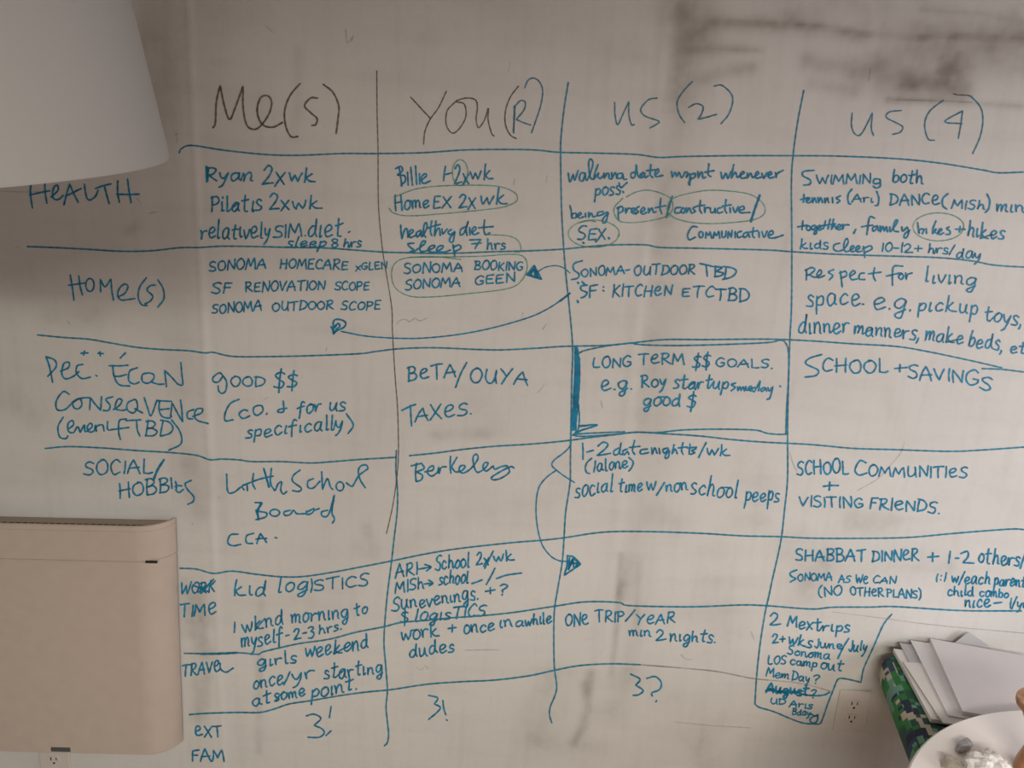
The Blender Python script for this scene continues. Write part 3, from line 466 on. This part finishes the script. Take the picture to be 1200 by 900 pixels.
N_('"together, family bikes + hikes"'); S("305,395 300,445|275,430 330,420|375,420 355,430 365,447 385,425* 385,465 370,472 378,450|390,440 412,428 402,420 392,435 400,450 418,440|438,395 425,440|405,424 495,412|465,385 452,442|485,385 472,447* 488,420 500,442|505,437 527,425 517,415 505,430 515,447 530,440|538,415 538,447* 548,420 575,418|615,445 603,468|725,378 700,370 690,400 685,440 680,475|650,430 680,424 715,420|737,425 715,435 718,455 738,440 742,422* 748,452|758,425 758,460* 773,428 780,455* 795,428 800,458|815,430 818,458 860,400 855,388 840,410 838,450 865,458|885,430 890,455 918,430* 925,460 915,490 898,492 905,468 932,450|978,405 985,470* 990,445 1015,445 1005,470|1028,440 1030,468|1085,395 1068,440 1065,470* 1088,440 1078,455 1094,472|1098,462 1120,448 1112,440 1098,458 1108,474 1130,465|1162,430 1148,440 1168,455 1165,472 1145,474"); E(338, 437, 12, 13); tile(960, 180, 5); W("+", 795, 466, 852, 470, 56); W("hıkes", 865, 485, 1080, 500, 84)
tile(880, 180, 5)
N_('"kids sleep 10-12+ hrs/day"'); W("kıds", 285, 555, 450, 560, 62); S("520,525 490,535 485,560 510,572 545,560 570,520 562,498 548,520 545,560 560,575 585,565 605,550 598,540 583,555 592,575 615,568 638,552 632,540 615,555 622,575 650,572|660,545 665,580 668,608|655,560 700,540 708,560 668,580"); W("10-12+", 765, 572, 1000, 582, 54); tile(960, 180, 5); W("hrs/", 635, 585, 790, 590, 56); W("day", 800, 610, 942, 620, 66)
tile(880, 180, 5)
N_('"respect for living"'); S("318,685 355,668 375,680 350,705 325,715|327,680 325,740|345,712 375,725 400,715 415,695 405,682 388,705 395,728 432,715|485,680 455,695 480,715 460,740|525,690 530,735 535,780|520,700 555,690 560,715 530,730|580,720 610,700 600,685 580,710 590,738 622,735|665,700 640,705 635,735 668,738|725,670 718,715 730,745|690,705 762,695|890,660 840,660 830,700 830,772|795,718 880,700 865,720 880,738 895,720 885,702|907,700 910,740* 918,710 945,700"); tile(960, 180, 5); W("lıvıng", 615, 755, 915, 775, 88)
tile(900, 330, 4)
N_('"space. e.g. pick up toys,"'); W("space.", 180, 120, 448, 108, 88); W("e.g.", 490, 122, 668, 132, 90); W("pıck", 700, 145, 882, 138, 72); W("up", 895, 152, 978, 160, 72); W("toys,", 1010, 185, 1185, 205, 82)
N_('"dinner manners, make beds, etc"'); W("dınner", 140, 245, 378, 242, 84); W("manners,", 400, 248, 705, 272, 76); W("make", 735, 275, 912, 292, 72); W("beds,", 935, 302, 1095, 325, 72); W("etc.", 1135, 330, 1255, 342, 58)
N_('"SCHOOL + SAVINGS"'); S("252,342 195,360 178,385 235,415 225,440 175,448"); W("CHOOL", 250, 425, 562, 430, 66, 0); W("+", 588, 440, 648, 435, 60); W("SAVIN", 655, 455, 912, 472, 60, 0); W("GS", 920, 482, 1042, 512, 68, 0)
tile(900, 510, 4)
N_('"SCHOOL COMMUNITIES"'); W("SCHOOL", 135, 185, 378, 180, 66, 0); W("C", 405, 190, 462, 186, 66, 0); W("OMMUNITIéS", 468, 190, 932, 200, 50, 0)
N_('"+" between two right column lines'); S("260,240 295,236 330,236|290,220 288,258")
N_('"VISITING FRIENDS."'); W("VISITING", 145, 335, 445, 342, 50, 0); W("FRIéNDS.", 475, 345, 802, 368, 56, 0)
N_('"SHABBAT DINNER + 1-2 others/"'); W("SHABBAT", 130, 592, 458, 590, 58, 0); W("DINNéR", 487, 592, 708, 588, 52, 0); S("750,572 800,568|773,552 772,592|855,545 848,600|880,577 895,577|905,555 935,545 938,570 915,598* 965,600"); W("others/", 985, 600, 1205, 615, 76)
N_('"SONOMA AS WE CAN"'); S("135,632 105,645 110,662 130,672 105,688"); W("ONOMA", 138, 685, 300, 680, 36, 0); W("AS", 330, 692, 385, 690, 36); W("Wé", 410, 695, 468, 697, 38); W("CAN", 490, 695, 598, 697, 34)
N_('"1:1 w/each parent"'); W("1:1", 783, 685, 830, 685, 40); W("w/each", 860, 692, 1038, 700, 56); W("parent", 1058, 705, 1205, 712, 56)
N_('"(NO OTHER PLANS)"'); W("(NO", 235, 758, 345, 748, 42); W("OTHéR", 385, 752, 542, 755, 38, 0); W("PLANS)", 556, 758, 716, 765, 40, 0)
N_('"child combo"'); W("chıld", 840, 750, 962, 755, 50); W("combo", 990, 755, 1125, 762, 44)
N_('"nice - 1/year" cut by the frame'); W("nıce", 922, 805, 1040, 810, 60); S("1060,788 1095,784"); W("1/yr", 1132, 808, 1215, 808, 46)
tile(870, 700, 6)
N_('"2 Mex trips" above the outlet'); W("2", 190, 195, 270, 192, 96, 0); W("Mex", 315, 208, 492, 228, 82); W("trıps", 502, 235, 752, 248, 84)
N_('"2+ wks June/July"'); W("2+", 205, 328, 302, 320, 68); W("wks", 320, 330, 485, 355, 84); W("June", 505, 352, 705, 368, 66); S("748,290 705,360 672,430"); W("July", 748, 375, 870, 382, 76)
N_('"Sonoma" above the camp line'); W("Sonoma", 315, 402, 612, 440, 62)
N_('"LOS camp out"'); W("LOS", 175, 468, 305, 472, 58); W("camp", 330, 472, 522, 492, 66); W("out", 545, 502, 702, 520, 76)
N_('"Mem Day?"'); W("Mem", 165, 555, 322, 578, 60); W("Day", 345, 582, 468, 600, 62); W("?", 495, 605, 540, 605, 58)
N_('"August?" struck through'); W("August", 168, 668, 460, 692, 72, wd=2.6); S("165,655 260,660 350,662 440,685 520,692 580,685 612,668"); S("180,640 300,670 430,660", 2); W("?", 480, 708, 520, 708, 60)
N_('with "UD" below the struck word'); W("UD", 195, 748, 302, 752, 42, 0); W("Arıs", 330, 772, 488, 785, 52)
N_('"B.day" ending in a loop'); W("Bday", 350, 825, 475, 832, 46); S("475,815 510,835 532,825|530,832 500,838 475,860 492,885 522,875 532,842")
# ---- arrows and rings ----
tile(440, 180, 5)
begin('marker_arrow', 'blue arrow pointing left at SONOMA BOOKING with a filled head', 'b', 1.6); S("955,690 1000,665 1060,657 1105,672 1140,700", 1.4); S("930,658* 888,710* 972,735* 930,658|925,680 905,708 950,722 930,675 935,710|915,690 912,715|940,690 945,725", 2.6)
begin('marker_arrow', 'long curved blue arrow ending under SCOPE', 'b', 1.7); tile(0, 0, 1)
S("668,343.6 656,353 640,363 620,372 580,383.6 540,391.6 500,396 470,396.6 430,394 400,388.4"); S("668,343.6 664,347 656,353", 2.4); tile(220, 360, 5); S("840,115 850,135 855,158* 870,140 915,118 925,90 890,72 855,82 855,155|862,120 880,95 892,112 872,130 862,150|850,120 870,105", 2.2)
begin('marker_arrow', 'curved blue arrow from the goals box down to an empty cell', 'b', 1.7); tile(620, 500, 4)
S("195,70 190,95 160,125 120,155 107,180 130,205 170,235 213,262|130,203 80,240 45,290 33,370 38,460 60,550 100,605 140,628 175,632"); S("180,605 178,650 165,697* 205,670 242,645* 210,612 180,605|190,615 185,670 205,625 210,660 228,640 205,620 190,660|195,640 230,642", 2.2)
tile(440, 180, 5)
def ring(lab): begin('green_ring', 'thin green ring around ' + lab, 't')
ring('the "2x" after the dash'); E(497, 112, 45, 76)
ring('Home EX 2x wk'); S("110,255 250,205 450,187 700,190 810,225 832,270 790,300 700,322 400,352 200,365 110,350 80,320")
begin('green_ring', 'open green arc above sleep 7 hrs', 't'); S("660,475 780,483 840,515 852,570 820,578")
ring('SONOMA BOOKING and GEEN'); S("500,620 350,605 180,612 110,650 95,720 120,790 200,835 330,840 550,820 780,790 860,740 890,660 865,602 780,590 600,602 200,608")
tile(660, 180, 5)
ring('present'); S("370,255 430,225 500,215 580,235 635,270 640,330 600,370 500,395 400,405 330,395 300,350 305,310 350,262")
ring('constructive'); S("620,372 612,310 650,260 780,225 900,215 1080,235 1160,280 1185,330 1160,370 1080,395 900,410 760,405 660,380 620,350")
ring('S.E.X.'); E(180, 470, 148, 80); S("95,405 150,393 190,400", 1.5)
tile(960, 180, 5); ring('bikes'); E(700, 430, 148, 82)
# ---- faint residue ----
begin('ink_residue', 'faded leftover pen ticks', 'f'); tile(0, 0, 1)
S("206,155 208,168|206,158 209,157|598,72 596,84|641,206 640,214|603,210 602,217|487,252 489,254|79,376 82,380|383,408 382,411|613,366 610,378|310,468 313,466|256,582 257,584|225,613 226,615|311,30 320,38|1020,80 1018,95|880,740 884,750|704,470 706,478|160,232 165,238|18,290 22,289|405,34 407,50 412,44|414,42 412,49|175,250 185,248")
S("465,380 468,376 475,374 480,377 486,373 492,376 500,373|488,782 494,785 498,780 502,784|545,762 548,762 575,761.5 585,762|798,767 803,772 812,773|1060,518 1056,530 1048,540 1030,560 1005,575|925,530 930,545 934,552|640,380 636,386|630,460 634,456 638,450")
begin('ink_residue', 'faded long horizontal pen scratch near the top right', 'f', 1.0); S("1045,117 1100,118 1140,120|975,717 1030,724 1100,733 1200,742|0,224 30,225 60,224|790,846 830,850 880,853")
end()
# ---------------- wall unit ----------------
m_unit = mat('unit_plastic', (.57, .485, .42), .5, .03, 30); m_dark = mat('dark_slot', (.02, .017, .015), .7); m_deck = mat('unit_recess', (.36, .28, .22), .6, .05, 30)
UX, UZ0, UZ1, UD = -.762, .160, .765, .064
UL = -1.62; YB = -.0085
hv = thing('heat_pump', (UX, 0, UZ0), 'flat beige wall-mounted heating unit with rounded corners and top grille, below the social row', 'heater')
def plan(inset=0, n=24):
    R = .075 - inset; RY = UD - .0085 - inset; P = []
    for k in range(n + 1):
        a = math.pi / 2 * k / n; P.append((UX - inset - R + R * math.cos(a), YB - RY * math.sin(a)))
    for k in range(n + 1):
        a = math.pi / 2 * (1 - k / n); P.append((UL + inset + R - R * math.cos(a), YB - RY * math.sin(a)))
    return P
def lean(o):
    for v in o.data.vertices: v.co.z += .038 * v.co.x; v.co.x += .025 * (v.co.z - .3)
    return o
def prism(bm, P, z0, z1, cap0=True, cap1=True, inner=None):
    a = [bm.verts.new((x - UX, y, z0 - UZ0)) for x, y in P]; b = [bm.verts.new((x - UX, y, z1 - UZ0)) for x, y in P]; n = len(P)
    for k in range(n): bm.faces.new((a[k], a[(k + 1) % n], b[(k + 1) % n], b[k]))
    if cap0: bm.faces.new(a[::-1])
    if cap1: bm.faces.new(b)
    bmesh.ops.recalc_face_normals(bm, faces=bm.faces)
def ringwall(bm, Po, Pi, z0, z1):
    n = len(Po); V = [[bm.verts.new((x - UX, y, z - UZ0)) for x, y in P] for P, z in ((Po, z0), (Po, z1), (Pi, z1), (Pi, z0))]
    for r in range(4):
        a, b = V[r], V[(r + 1) % 4]
        for k in range(n - 1): bm.faces.new((a[k], a[k + 1], b[k + 1], b[k]))
    for k in (0, n - 1): bm.faces.new([V[r][k] for r in range(4)])
    bmesh.ops.recalc_face_normals(bm, faces=bm.faces)
ZS = onwall(60, 652, -UD).z
bm = bmesh.new(); prism(bm, plan(), UZ0, ZS - .0012); o = frombm('front_panel', bm, m_unit, hv, True); o.data.set_sharp_from_angle(angle=.7); o.modifiers.new('b', 'BEVEL').width = .0025
bm = bmesh.new(); prism(bm, plan(.0008), ZS - .0012, ZS + .0003); frombm('panel_joint', bm, m_unit, hv)
bm = bmesh.new(); prism(bm, plan(), ZS + .0003, UZ1 - .013); ringwall(bm, plan(), plan(.009), UZ1 - .013, UZ1); o = frombm('top_housing', bm, m_unit, hv, True); o.data.set_sharp_from_angle(angle=.7); o.modifiers.new('b', 'BEVEL').width = .0018
bm = bmesh.new(); prism(bm, plan(.0092), UZ1 - .0132, UZ1 - .008); frombm('top_deck', bm, m_deck, hv)
bm = bmesh.new()
gx1 = onwall(165, 615, -UD).x
bm2 = bmesh.new(); x = gx1
ss = .0155
while x > UL + .08:
    for (ya, yb) in ((-UD + .0085 + .0115, -UD + .0085 + .0175), (-UD + .0085 + .0225, -UD + .0085 + .0265)):
        ya += YB; yb += YB; box(bm2, x - ss + .0045 - UX, x - UX, ya, yb, UZ1 - .0082 - UZ0, UZ1 - .0070 - UZ0)
    x -= ss
tag(frombm('grille_slots', bm2, m_dark, hv), 'row of dark vent slots in the top recess', None, None, 'stuff'); bm.free()
q = onwall(174, 651.5, -UD)
bm = bmesh.new(); box(bm, q.x - .013 - UX, q.x + .012 - UX, -UD + .0035, -UD - .0006, ZS - UZ0 - .001, ZS - UZ0 + .003, .0005, 1); o = frombm('latch', bm, m_dark, hv); o['label'] = 'small dark latch slot on the panel joint'
a, b = onwall(62.5, 871, -UD), onwall(86, 877.5, -UD)
bm = bmesh.new(); box(bm, a.x - UX, b.x - UX, -UD - .0012, -UD + .003, b.z - UZ0, a.z - UZ0, .001, 1); o = frombm('display_window', bm, mat('display_grey', (.085, .10, .10), .25), hv); o['label'] = 'small grey display strip at the bottom of the front'
for o in hv.children: lean(o)
# ---------------- outlets ----------------
m_plate = mat('outlet_plastic', (.66, .62, .58), .22, .02, 20, spec=.6)
def outlet(cx, z0, z1, w_, label, y0):
    t = thing('wall_outlet', (cx, y0, (z0 + z1) / 2), label, 'outlet'); h = (z1 - z0) / 2
    bm = bmesh.new(); box(bm, -w_ / 2, w_ / 2, -.0055, .001, -h, h, .003, 3); frombm('cover_plate', bm, m_plate, t)
    for s in (1, -1):
        bm = bmesh.new(); lathe(bm, [(0, .0015), (.0165, .0015), (.0172, 0), (.0172, -.002)], 32)
        for v in bm.verts: v.co = Vector((v.co.x, -.0055 - v.co.z, max(-.0135, min(.0135, v.co.y)) + s * .0195))
        r = frombm('receptacle', bm, m_plate, t)
        bm = bmesh.new()
        box(bm, -.0080, -.0056, -.0078, -.0068, s * .0195 + .001, s * .0195 + .010); box(bm, .0056, .0076, -.0078, -.0068, s * .0195 + .0018, s * .0195 + .0095)
        c = bmesh.ops.create_cone(bm, cap_ends=True, segments=12, radius1=.0027, radius2=.0027, depth=.001)
        for v in c['verts']: v.co = Vector((v.co.x, -.0073 + v.co.z, v.co.y + s * .0195 - .0065))
        frombm('socket_slots', bm, m_dark, r)
    bm = bmesh.new(); lathe(bm, [(0, .001), (.003, .0006), (.0034, -.001)], 16)
    for v in bm.verts: v.co = Vector((v.co.x, -.0055 - v.co.z, v.co.y))
    frombm('screw', bm, m_plate, t)
yr = -float(relief(.876, .35)) - .0008
outlet(.877, .2915, .4075, .0785, 'off-white duplex wall outlet left of the camouflage stool, outlined by a marker line', yr)
q = onwall(65.5, 888); outlet(q.x, q.z - .079, q.z + .037, .078, 'off-white duplex wall outlet half hidden under the heating unit', -float(relief(q.x, q.z)) - .0008)
# ---------------- pendant lamp ----------------
m_shade = bpy.data.materials.new('shade_fabric'); m_shade.use_nodes = True
nt = m_shade.node_tree; b_ = nt.nodes['Principled BSDF']; b_.inputs['Base Color'].default_value = (.53, .525, .51, 1); b_.inputs['Roughness'].default_value = .85
tcn = nt.nodes.new('ShaderNodeTexCoord'); wv = nt.nodes.new('ShaderNodeTexNoise'); wv.inputs['Scale'].default_value = 260; bpn = nt.nodes.new('ShaderNodeBump'); bpn.inputs['Strength'].default_value = .15; bpn.inputs['Distance'].default_value = .001
nt.links.new(tcn.outputs['Object'], wv.inputs['Vector']); nt.links.new(wv.outputs[0], bpn.inputs['Height']); nt.links.new(bpn.outputs[0], b_.inputs['Normal'])
tr = nt.nodes.new('ShaderNodeBsdfTranslucent'); tr.inputs[0].default_value = (.75, .73, .70, 1); mx = nt.nodes.new('ShaderNodeMixShader'); mx.inputs[0].default_value = .3
nt.links.new(b_.outputs[0], mx.inputs[1]); nt.links.new(tr.outputs[0], mx.inputs[2]); nt.links.new(mx.outputs[0], nt.nodes['Material Output'].inputs[0])
LY = -.82; RB = .27; SLH = .46; RT = .228
edge = onwall(165, 190, LY)
lx = edge.x - RB * .985
lamp = thing('pendant_lamp', (lx, LY, edge.z - .018), 'large white cone-shaped fabric lamp shade hanging in the top left corner', 'lamp')
lamp.rotation_euler = (math.radians(7), math.radians(-2.5), 0)
bm = bmesh.new(); lathe(bm, [(RB, 0), (RB + .0015, .003), (RT, SLH), (RT - .002, SLH), (RB - .002, .003), (RB - .002, .0), (RB, 0)], 128); frombm('lamp_shade', bm, m_shade, lamp, True)
m_met = mat('lamp_metal', (.5, .5, .5), .35, metal=1)
bm = bmesh.new()
lathe(bm, [(0, SLH - .03), (.02, SLH - .03), (.02, SLH + .01), (0, SLH + .01)], 24); frombm('socket', bm, m_met, lamp)
bm = bmesh.new()
for k in range(3):
    an = k * 2.094; box(bm, 0, RT + .012, -.002, .002, SLH - .017, SLH - .013); bm.verts.ensure_lookup_table()
    for v in bm.verts[-8:]: v.co = Matrix.Rotation(an, 3, 'Z') @ v.co
frombm('spider_ring', bm, m_met, lamp)
bm = bmesh.new(); lathe(bm, [(0, SLH - .15), (.022, SLH - .14), (.03, SLH - .11), (.022, SLH - .07), (.013, SLH - .05), (.013, SLH - .03)], 24); frombm('light_bulb', bm, mat('bulb_glass', (.85, .85, .82), .2), lamp, True)
bm = bmesh.new(); hcord = ZT - edge.z - SLH; dx_ = -math.tan(math.radians(7))
c = bmesh.ops.create_cone(bm, cap_ends=True, segments=10, radius1=.003, radius2=.003, depth=hcord + .02)
for v in c['verts']: v.co.z += SLH + (hcord + .02) / 2
frombm('cord', bm, m_met, lamp, True)
# ---------------- camouflage stool ----------------
def camo():
    m = bpy.data.materials.new('camouflage_fabric'); m.use_nodes = True; nt = m.node_tree; L = nt.links.new; N = nt.nodes.new; b = nt.nodes['Principled BSDF']; b.inputs['Roughness'].default_value = .8
    tc = N('ShaderNodeTexCoord')
    sn = N('ShaderNodeVectorMath'); sn.operation = 'SNAP'; sn.inputs[1].default_value = (.0105, .0105, .0105); L(tc.outputs['Object'], sn.inputs[0])
    def layer(off, sc, thr):
        ad = N('ShaderNodeVectorMath'); ad.operation = 'ADD'; ad.inputs[1].default_value = off; L(sn.outputs[0], ad.inputs[0])
        mp = N('ShaderNodeMapping'); mp.inputs['Scale'].default_value = (1.5, 1, 1); mp.inputs['Rotation'].default_value = (0, 0, .5); L(ad.outputs[0], mp.inputs[0])
        n = N('ShaderNodeTexNoise'); n.inputs['Scale'].default_value = sc; n.inputs['Detail'].default_value = 2.5; n.inputs['Roughness'].default_value = .6; L(mp.outputs[0], n.inputs['Vector'])
        g = N('ShaderNodeMath'); g.operation = 'GREATER_THAN'; g.inputs[1].default_value = thr; L(n.outputs[0], g.inputs[0]); return g.outputs[0]
    col = None
    base = (.018, .085, .055, 1)
    for off, sc, thr, c in (((3, 1, 0), 13, .50, (.03, .21, .045, 1)), ((7, 5, 2), 15, .56, (.018, .022, .055, 1)), ((1, 9, 4), 15, .56, (.14, .30, .23, 1)), ((11, 3, 8), 12, .58, (.022, .19, .035, 1)), ((5, 14, 1), 13, .605, (.50, .43, .34, 1)), ((2.5, 7.5, 3), 17, .63, (.03, .06, .13, 1))):
        mx = N('ShaderNodeMix'); mx.data_type = 'RGBA'; L(layer(off, sc, thr), mx.inputs[0])
        if col is None: mx.inputs[6].default_value = base
        else: L(col, mx.inputs[6])
        mx.inputs[7].default_value = c; col = mx.outputs[2]
    L(col, b.inputs['Base Color'])
    n = N('ShaderNodeTexNoise'); n.inputs['Scale'].default_value = 400; L(tc.outputs['Object'], n.inputs['Vector']); bp = N('ShaderNodeBump'); bp.inputs['Strength'].default_value = .3; bp.inputs['Distance'].default_value = .001; L(n.outputs[0], bp.inputs['Height']); L(bp.outputs[0], b.inputs['Normal'])
    return m
SZ = .539; RZ = math.radians(-12.5)
st = thing('padded_stool', (.902, -.012, 0), 'padded stool in green camouflage fabric carrying papers, against the wall', 'stool', RZ)
bm = bmesh.new(); bmesh.ops.create_cube(bm, size=1)
WS, DS, TH = .52, .42, .085
bmesh.ops.subdivide_edges(bm, edges=bm.edges[:], cuts=21, use_grid_fill=True)
def rbox(p, hx, hy, hz, r):
    q = Vector((max(-hx + r, min(hx - r, p.x)), max(-hy + r, min(hy - r, p.y)), max(-hz + r, min(hz - r, p.z)))); d = p - q
    return q + (d.normalized() * r if d.length > 1e-6 else d)
for v in bm.verts:
    p = Vector((v.co.x * WS, v.co.y * DS, v.co.z * TH)); q = rbox(p, WS / 2, DS / 2, TH / 2, .038)
    # plan corners rounder
    rr = .06; cx = max(-WS / 2 + rr, min(WS / 2 - rr, q.x)); cy = max(-DS / 2 + rr, min(DS / 2 - rr, q.y)); d = Vector((q.x - cx, q.y - cy))
    if d.length > rr: d = d.normalized() * rr; q.x, q.y = cx + d.x, cy + d.y
    q.z += .004 * math.sin(q.x * 40) * math.sin(q.y * 33) * (1 if q.z > 0 else 0) * .5
    v.co = q + Vector((WS / 2, -DS / 2, SZ - TH / 2))
frombm('seat_cushion', bm, camo(), st, True)
m_leg = mat('stool_leg_wood', (.45, .36, .27), .5)
bm = bmesh.new(); box(bm, .06, WS - .06, -DS + .06, -.06, SZ - TH - .02, SZ - TH + .003, .004); frombm('seat_frame', bm, m_leg, st)
for lx_, ly_ in ((.20, -.10), (WS - .08, -.10), (.20, -DS + .08), (WS - .08, -DS + .08)):
    bm = bmesh.new(); lathe(bm, [(0, 0), (.012, 0), (.018, SZ - TH - .015), (0, SZ - TH - .015)], 20, lx_, ly_); frombm('leg', bm, m_leg, st, True)
# ---------------- papers ----------------
def sheet(name, tl, bl, wdt, z0, th, mt, label, cat, group=None, curl=0, fold=None):
    a = onz(*tl, z0 + th); b = onz(*bl, z0 + th); d = (b - a); Ln = d.length; u = d.normalized(); r = Vector((-u.y, u.x, 0))
    NX, NY = 10, 12; bm = bmesh.new(); top = []; bot = []
    for j in range(NY + 1):
        rt, rb = [], []
        for i in range(NX + 1):
            s, t = i / NX, j / NY; p = r * (wdt * s) + u * (Ln * t); zz = curl * (t ** 3) * (1 - s) + curl * .5 * (1 - t) ** 4 * s
            rt.append(bm.verts.new((p.x, p.y, th + zz))); rb.append(bm.verts.new((p.x, p.y, zz)))
        top.append(rt); bot.append(rb)
    for j in range(NY):
        for i in range(NX):
            bm.faces.new((top[j][i], top[j + 1][i], top[j + 1][i + 1], top[j][i + 1])); bm.faces.new((bot[j][i], bot[j][i + 1], bot[j + 1][i + 1], bot[j + 1][i]))
    for i in range(NX):
        bm.faces.new((top[0][i], top[0][i + 1], bot[0][i + 1], bot[0][i])); bm.faces.new((top[NY][i + 1], top[NY][i], bot[NY][i], bot[NY][i + 1]))
    for j in range(NY):
        bm.faces.new((top[j + 1][0], top[j][0], bot[j][0], bot[j + 1][0])); bm.faces.new((top[j][NX], top[j + 1][NX], bot[j + 1][NX], bot[j][NX]))
    bmesh.ops.recalc_face_normals(bm, faces=bm.faces)
    o = frombm(name, bm, mt, None, False, (a.x, a.y, z0)); tag(o, label, cat, group); return o
m_pw = mat('white_paper', (.74, .70, .715), .75, .02, 12); m_pg = mat('grey_card', (.48, .48, .49), .7, .03, 12); m_pc = mat('cream_paper', (.72, .69, .66), .75, .02, 12)
Z = SZ + .0035
sheet('booklet', (1047, 760), (1091, 842), .21, Z, .009, m_pc, 'white booklet lowest and leftmost in the pile of papers on the camouflage stool', 'booklet'); Z += .0092
sheet('paper_folder', (1054, 753), (1098, 840), .21, Z, .002, m_pg, 'grey folder lying just above the lowest booklet in the paper pile', 'folder'); Z += .0022
sheet('paper_sheet', (1058, 775), (1105, 847), .20, Z, .0015, m_pc, 'off-white sheet whose corner sticks out at the front of the paper pile', 'paper'); Z += .0017
sheet('envelope', (1067, 750), (1111, 838), .21, Z, .003, m_pw, 'white envelope under the topmost paper of the pile, with its left strip showing', 'envelope'); Z += .0032
p0, p1, p2 = onwall(1122, 753, -.016), onwall(1135, 741, -.016), onwall(1152, 757, -.016); bm = bmesh.new()
A = [Vector((p0.x - .01, -.016, Z)), Vector((p2.x + .015, -.016, Z)), Vector((p1.x + .002, -.016, p1.z)), Vector((p1.x - .002, -.016, p1.z))]
va = [bm.verts.new(q - Vector((p1.x, 0, Z))) for q in A]; vb = [bm.verts.new(q - Vector((p1.x, .0012, Z))) for q in A]; bm.faces.new(va[::-1]); bm.faces.new(vb)
for k in range(4): bm.faces.new((va[k], va[(k + 1) % 4], vb[(k + 1) % 4], vb[k]))
bmesh.ops.recalc_face_normals(bm, faces=bm.faces)
tag(frombm('card', bm, m_pg, None, False, (p1.x, 0, Z)), 'small grey pointed card sticking up between the wall and the topmost paper', 'card')
sheet('paper_pad', (1090, 748), (1128, 833), .225, Z, .009, m_pw, 'large white pad of paper topmost on the pile beside the wall', 'paper')
# ---------------- table ----------------
TZ = .60; TC = (1.104, -.768); TR = .4675
m_tab = mat('table_laminate', (.92, .88, .86), .42, .015, 6)
tb = thing('round_table', (TC[0], TC[1], 0), 'round white table at the bottom right with a crumpled wrapper on it', 'table')
bm = bmesh.new(); lathe(bm, [(0, TZ - .022), (TR - .006, TZ - .022), (TR, TZ - .018), (TR, TZ - .004), (TR - .004, TZ), (0, TZ)], 128); frombm('table_top', bm, m_tab, tb)
bm = bmesh.new(); lathe(bm, [(0, .02), (.035, .02), (.035, .5), (.09, TZ - .021), (0, TZ - .021)], 32); frombm('pedestal', bm, m_tab, tb, True)
bm = bmesh.new(); lathe(bm, [(0, 0), (.24, 0), (.24, .01), (.05, .03), (0, .03)], 64); frombm('base_plate', bm, m_tab, tb, True)
# ---------------- wooden mill ----------------
m_wood = bpy.data.materials.new('turned_wood'); m_wood.use_nodes = True; nt = m_wood.node_tree; bb = nt.nodes['Principled BSDF']; bb.inputs['Roughness'].default_value = .4
tcn = nt.nodes.new('ShaderNodeTexCoord'); mp = nt.nodes.new('ShaderNodeMapping'); mp.inputs['Scale'].default_value = (40, 40, 4); ns = nt.nodes.new('ShaderNodeTexNoise'); ns.inputs['Scale'].default_value = 1.6; ns.inputs['Detail'].default_value = 5
rp = nt.nodes.new('ShaderNodeValToRGB'); rp.color_ramp.elements[0].position = .35; rp.color_ramp.elements[1].position = .65; rp.color_ramp.elements[0].color = (.30, .13, .065, 1); rp.color_ramp.elements[1].color = (.58, .30, .15, 1)
nt.links.new(tcn.outputs['Object'], mp.inputs[0]); nt.links.new(mp.outputs[0], ns.inputs['Vector']); nt.links.new(ns.outputs[0], rp.inputs[0]); nt.links.new(rp.outputs[0], bb.inputs['Base Color'])
mill = thing('wooden_candlestick', (.953, -.482, TZ), 'turned orange-brown wooden piece with a flat disc top and narrow waist, at the right edge', 'candlestick')
bm = bmesh.new(); lathe(bm, [(0, 0), (.029, 0), (.030, .006), (.028, .022), (.0225, .042), (.0205, .06), (.0225, .078), (.031, .10), (.040, .118), (.044, .126)], 48); frombm('stem', bm, m_wood, mill, True)
bm = bmesh.new(); lathe(bm, [(.044, .126), (.049, .127), (.050, .130), (.050, .137), (.049, .139), (0, .1395)], 48); frombm('disc_top', bm, m_wood, mill, False)
# ---------------- crumpled wrappers ----------------
from mathutils import noise as mnoise
def crumple(name, cx, cy, rx, ry, hz, seed, mt, label, cat, rz=0):
    bm = bmesh.new(); bmesh.ops.create_icosphere(bm, subdivisions=4 if rx > .03 else 3, radius=1)
    off = Vector((seed * 3.1, seed * 1.7, seed))
    for v in bm.verts:
        p = v.co.copy(); d = p * 1.25 + off
        c1 = mnoise.voronoi(d * 1.3)[0]; c2 = mnoise.voronoi(d * 2.2)[0]
        k = .80 + .40 * (c1[1] - c1[0]) + .16 * (c2[1] - c2[0]) + .2 * mnoise.noise(d)
        q = p * k; v.co = Vector((q.x * rx, q.y * ry, max(0, q.z * .75 + .35) * hz))
    zmin = min(v.co.z for v in bm.verts)
    for v in bm.verts: v.co.z -= zmin
    o = frombm(name, bm, mt, None, False, (cx, cy, TZ + .0005)); o.rotation_euler = (0, 0, rz); tag(o, label, cat); return o
m_tis = mat('crumpled_white', (.76, .74, .71), .55, .06, 30); m_foil = mat('grey_foil', (.40, .39, .40), .6, .35, 25, metal=.1)
p = onz(1150, 897, TZ); crumple('crumpled_napkin', p.x - .006, p.y - .022, .046, .038, .034, 2, m_tis, 'crumpled white napkin on the round table', 'napkin', .3)
p = onz(1127, 876, TZ); crumple('foil_wrapper', p.x + .002, p.y - .002, .028, .010, .013, 5, m_foil, 'small crumpled grey foil wrapper behind the white napkin', 'wrapper', .6)
p = onz(1112, 896, TZ); crumple('crumpled_wrapper', p.x + .002, p.y - .012, .018, .026, .018, 8, mat('tan_wrapper', (.50, .46, .38), .6, .25, 40), 'small crumpled tan wrapper left of the white napkin', 'wrapper', .2)
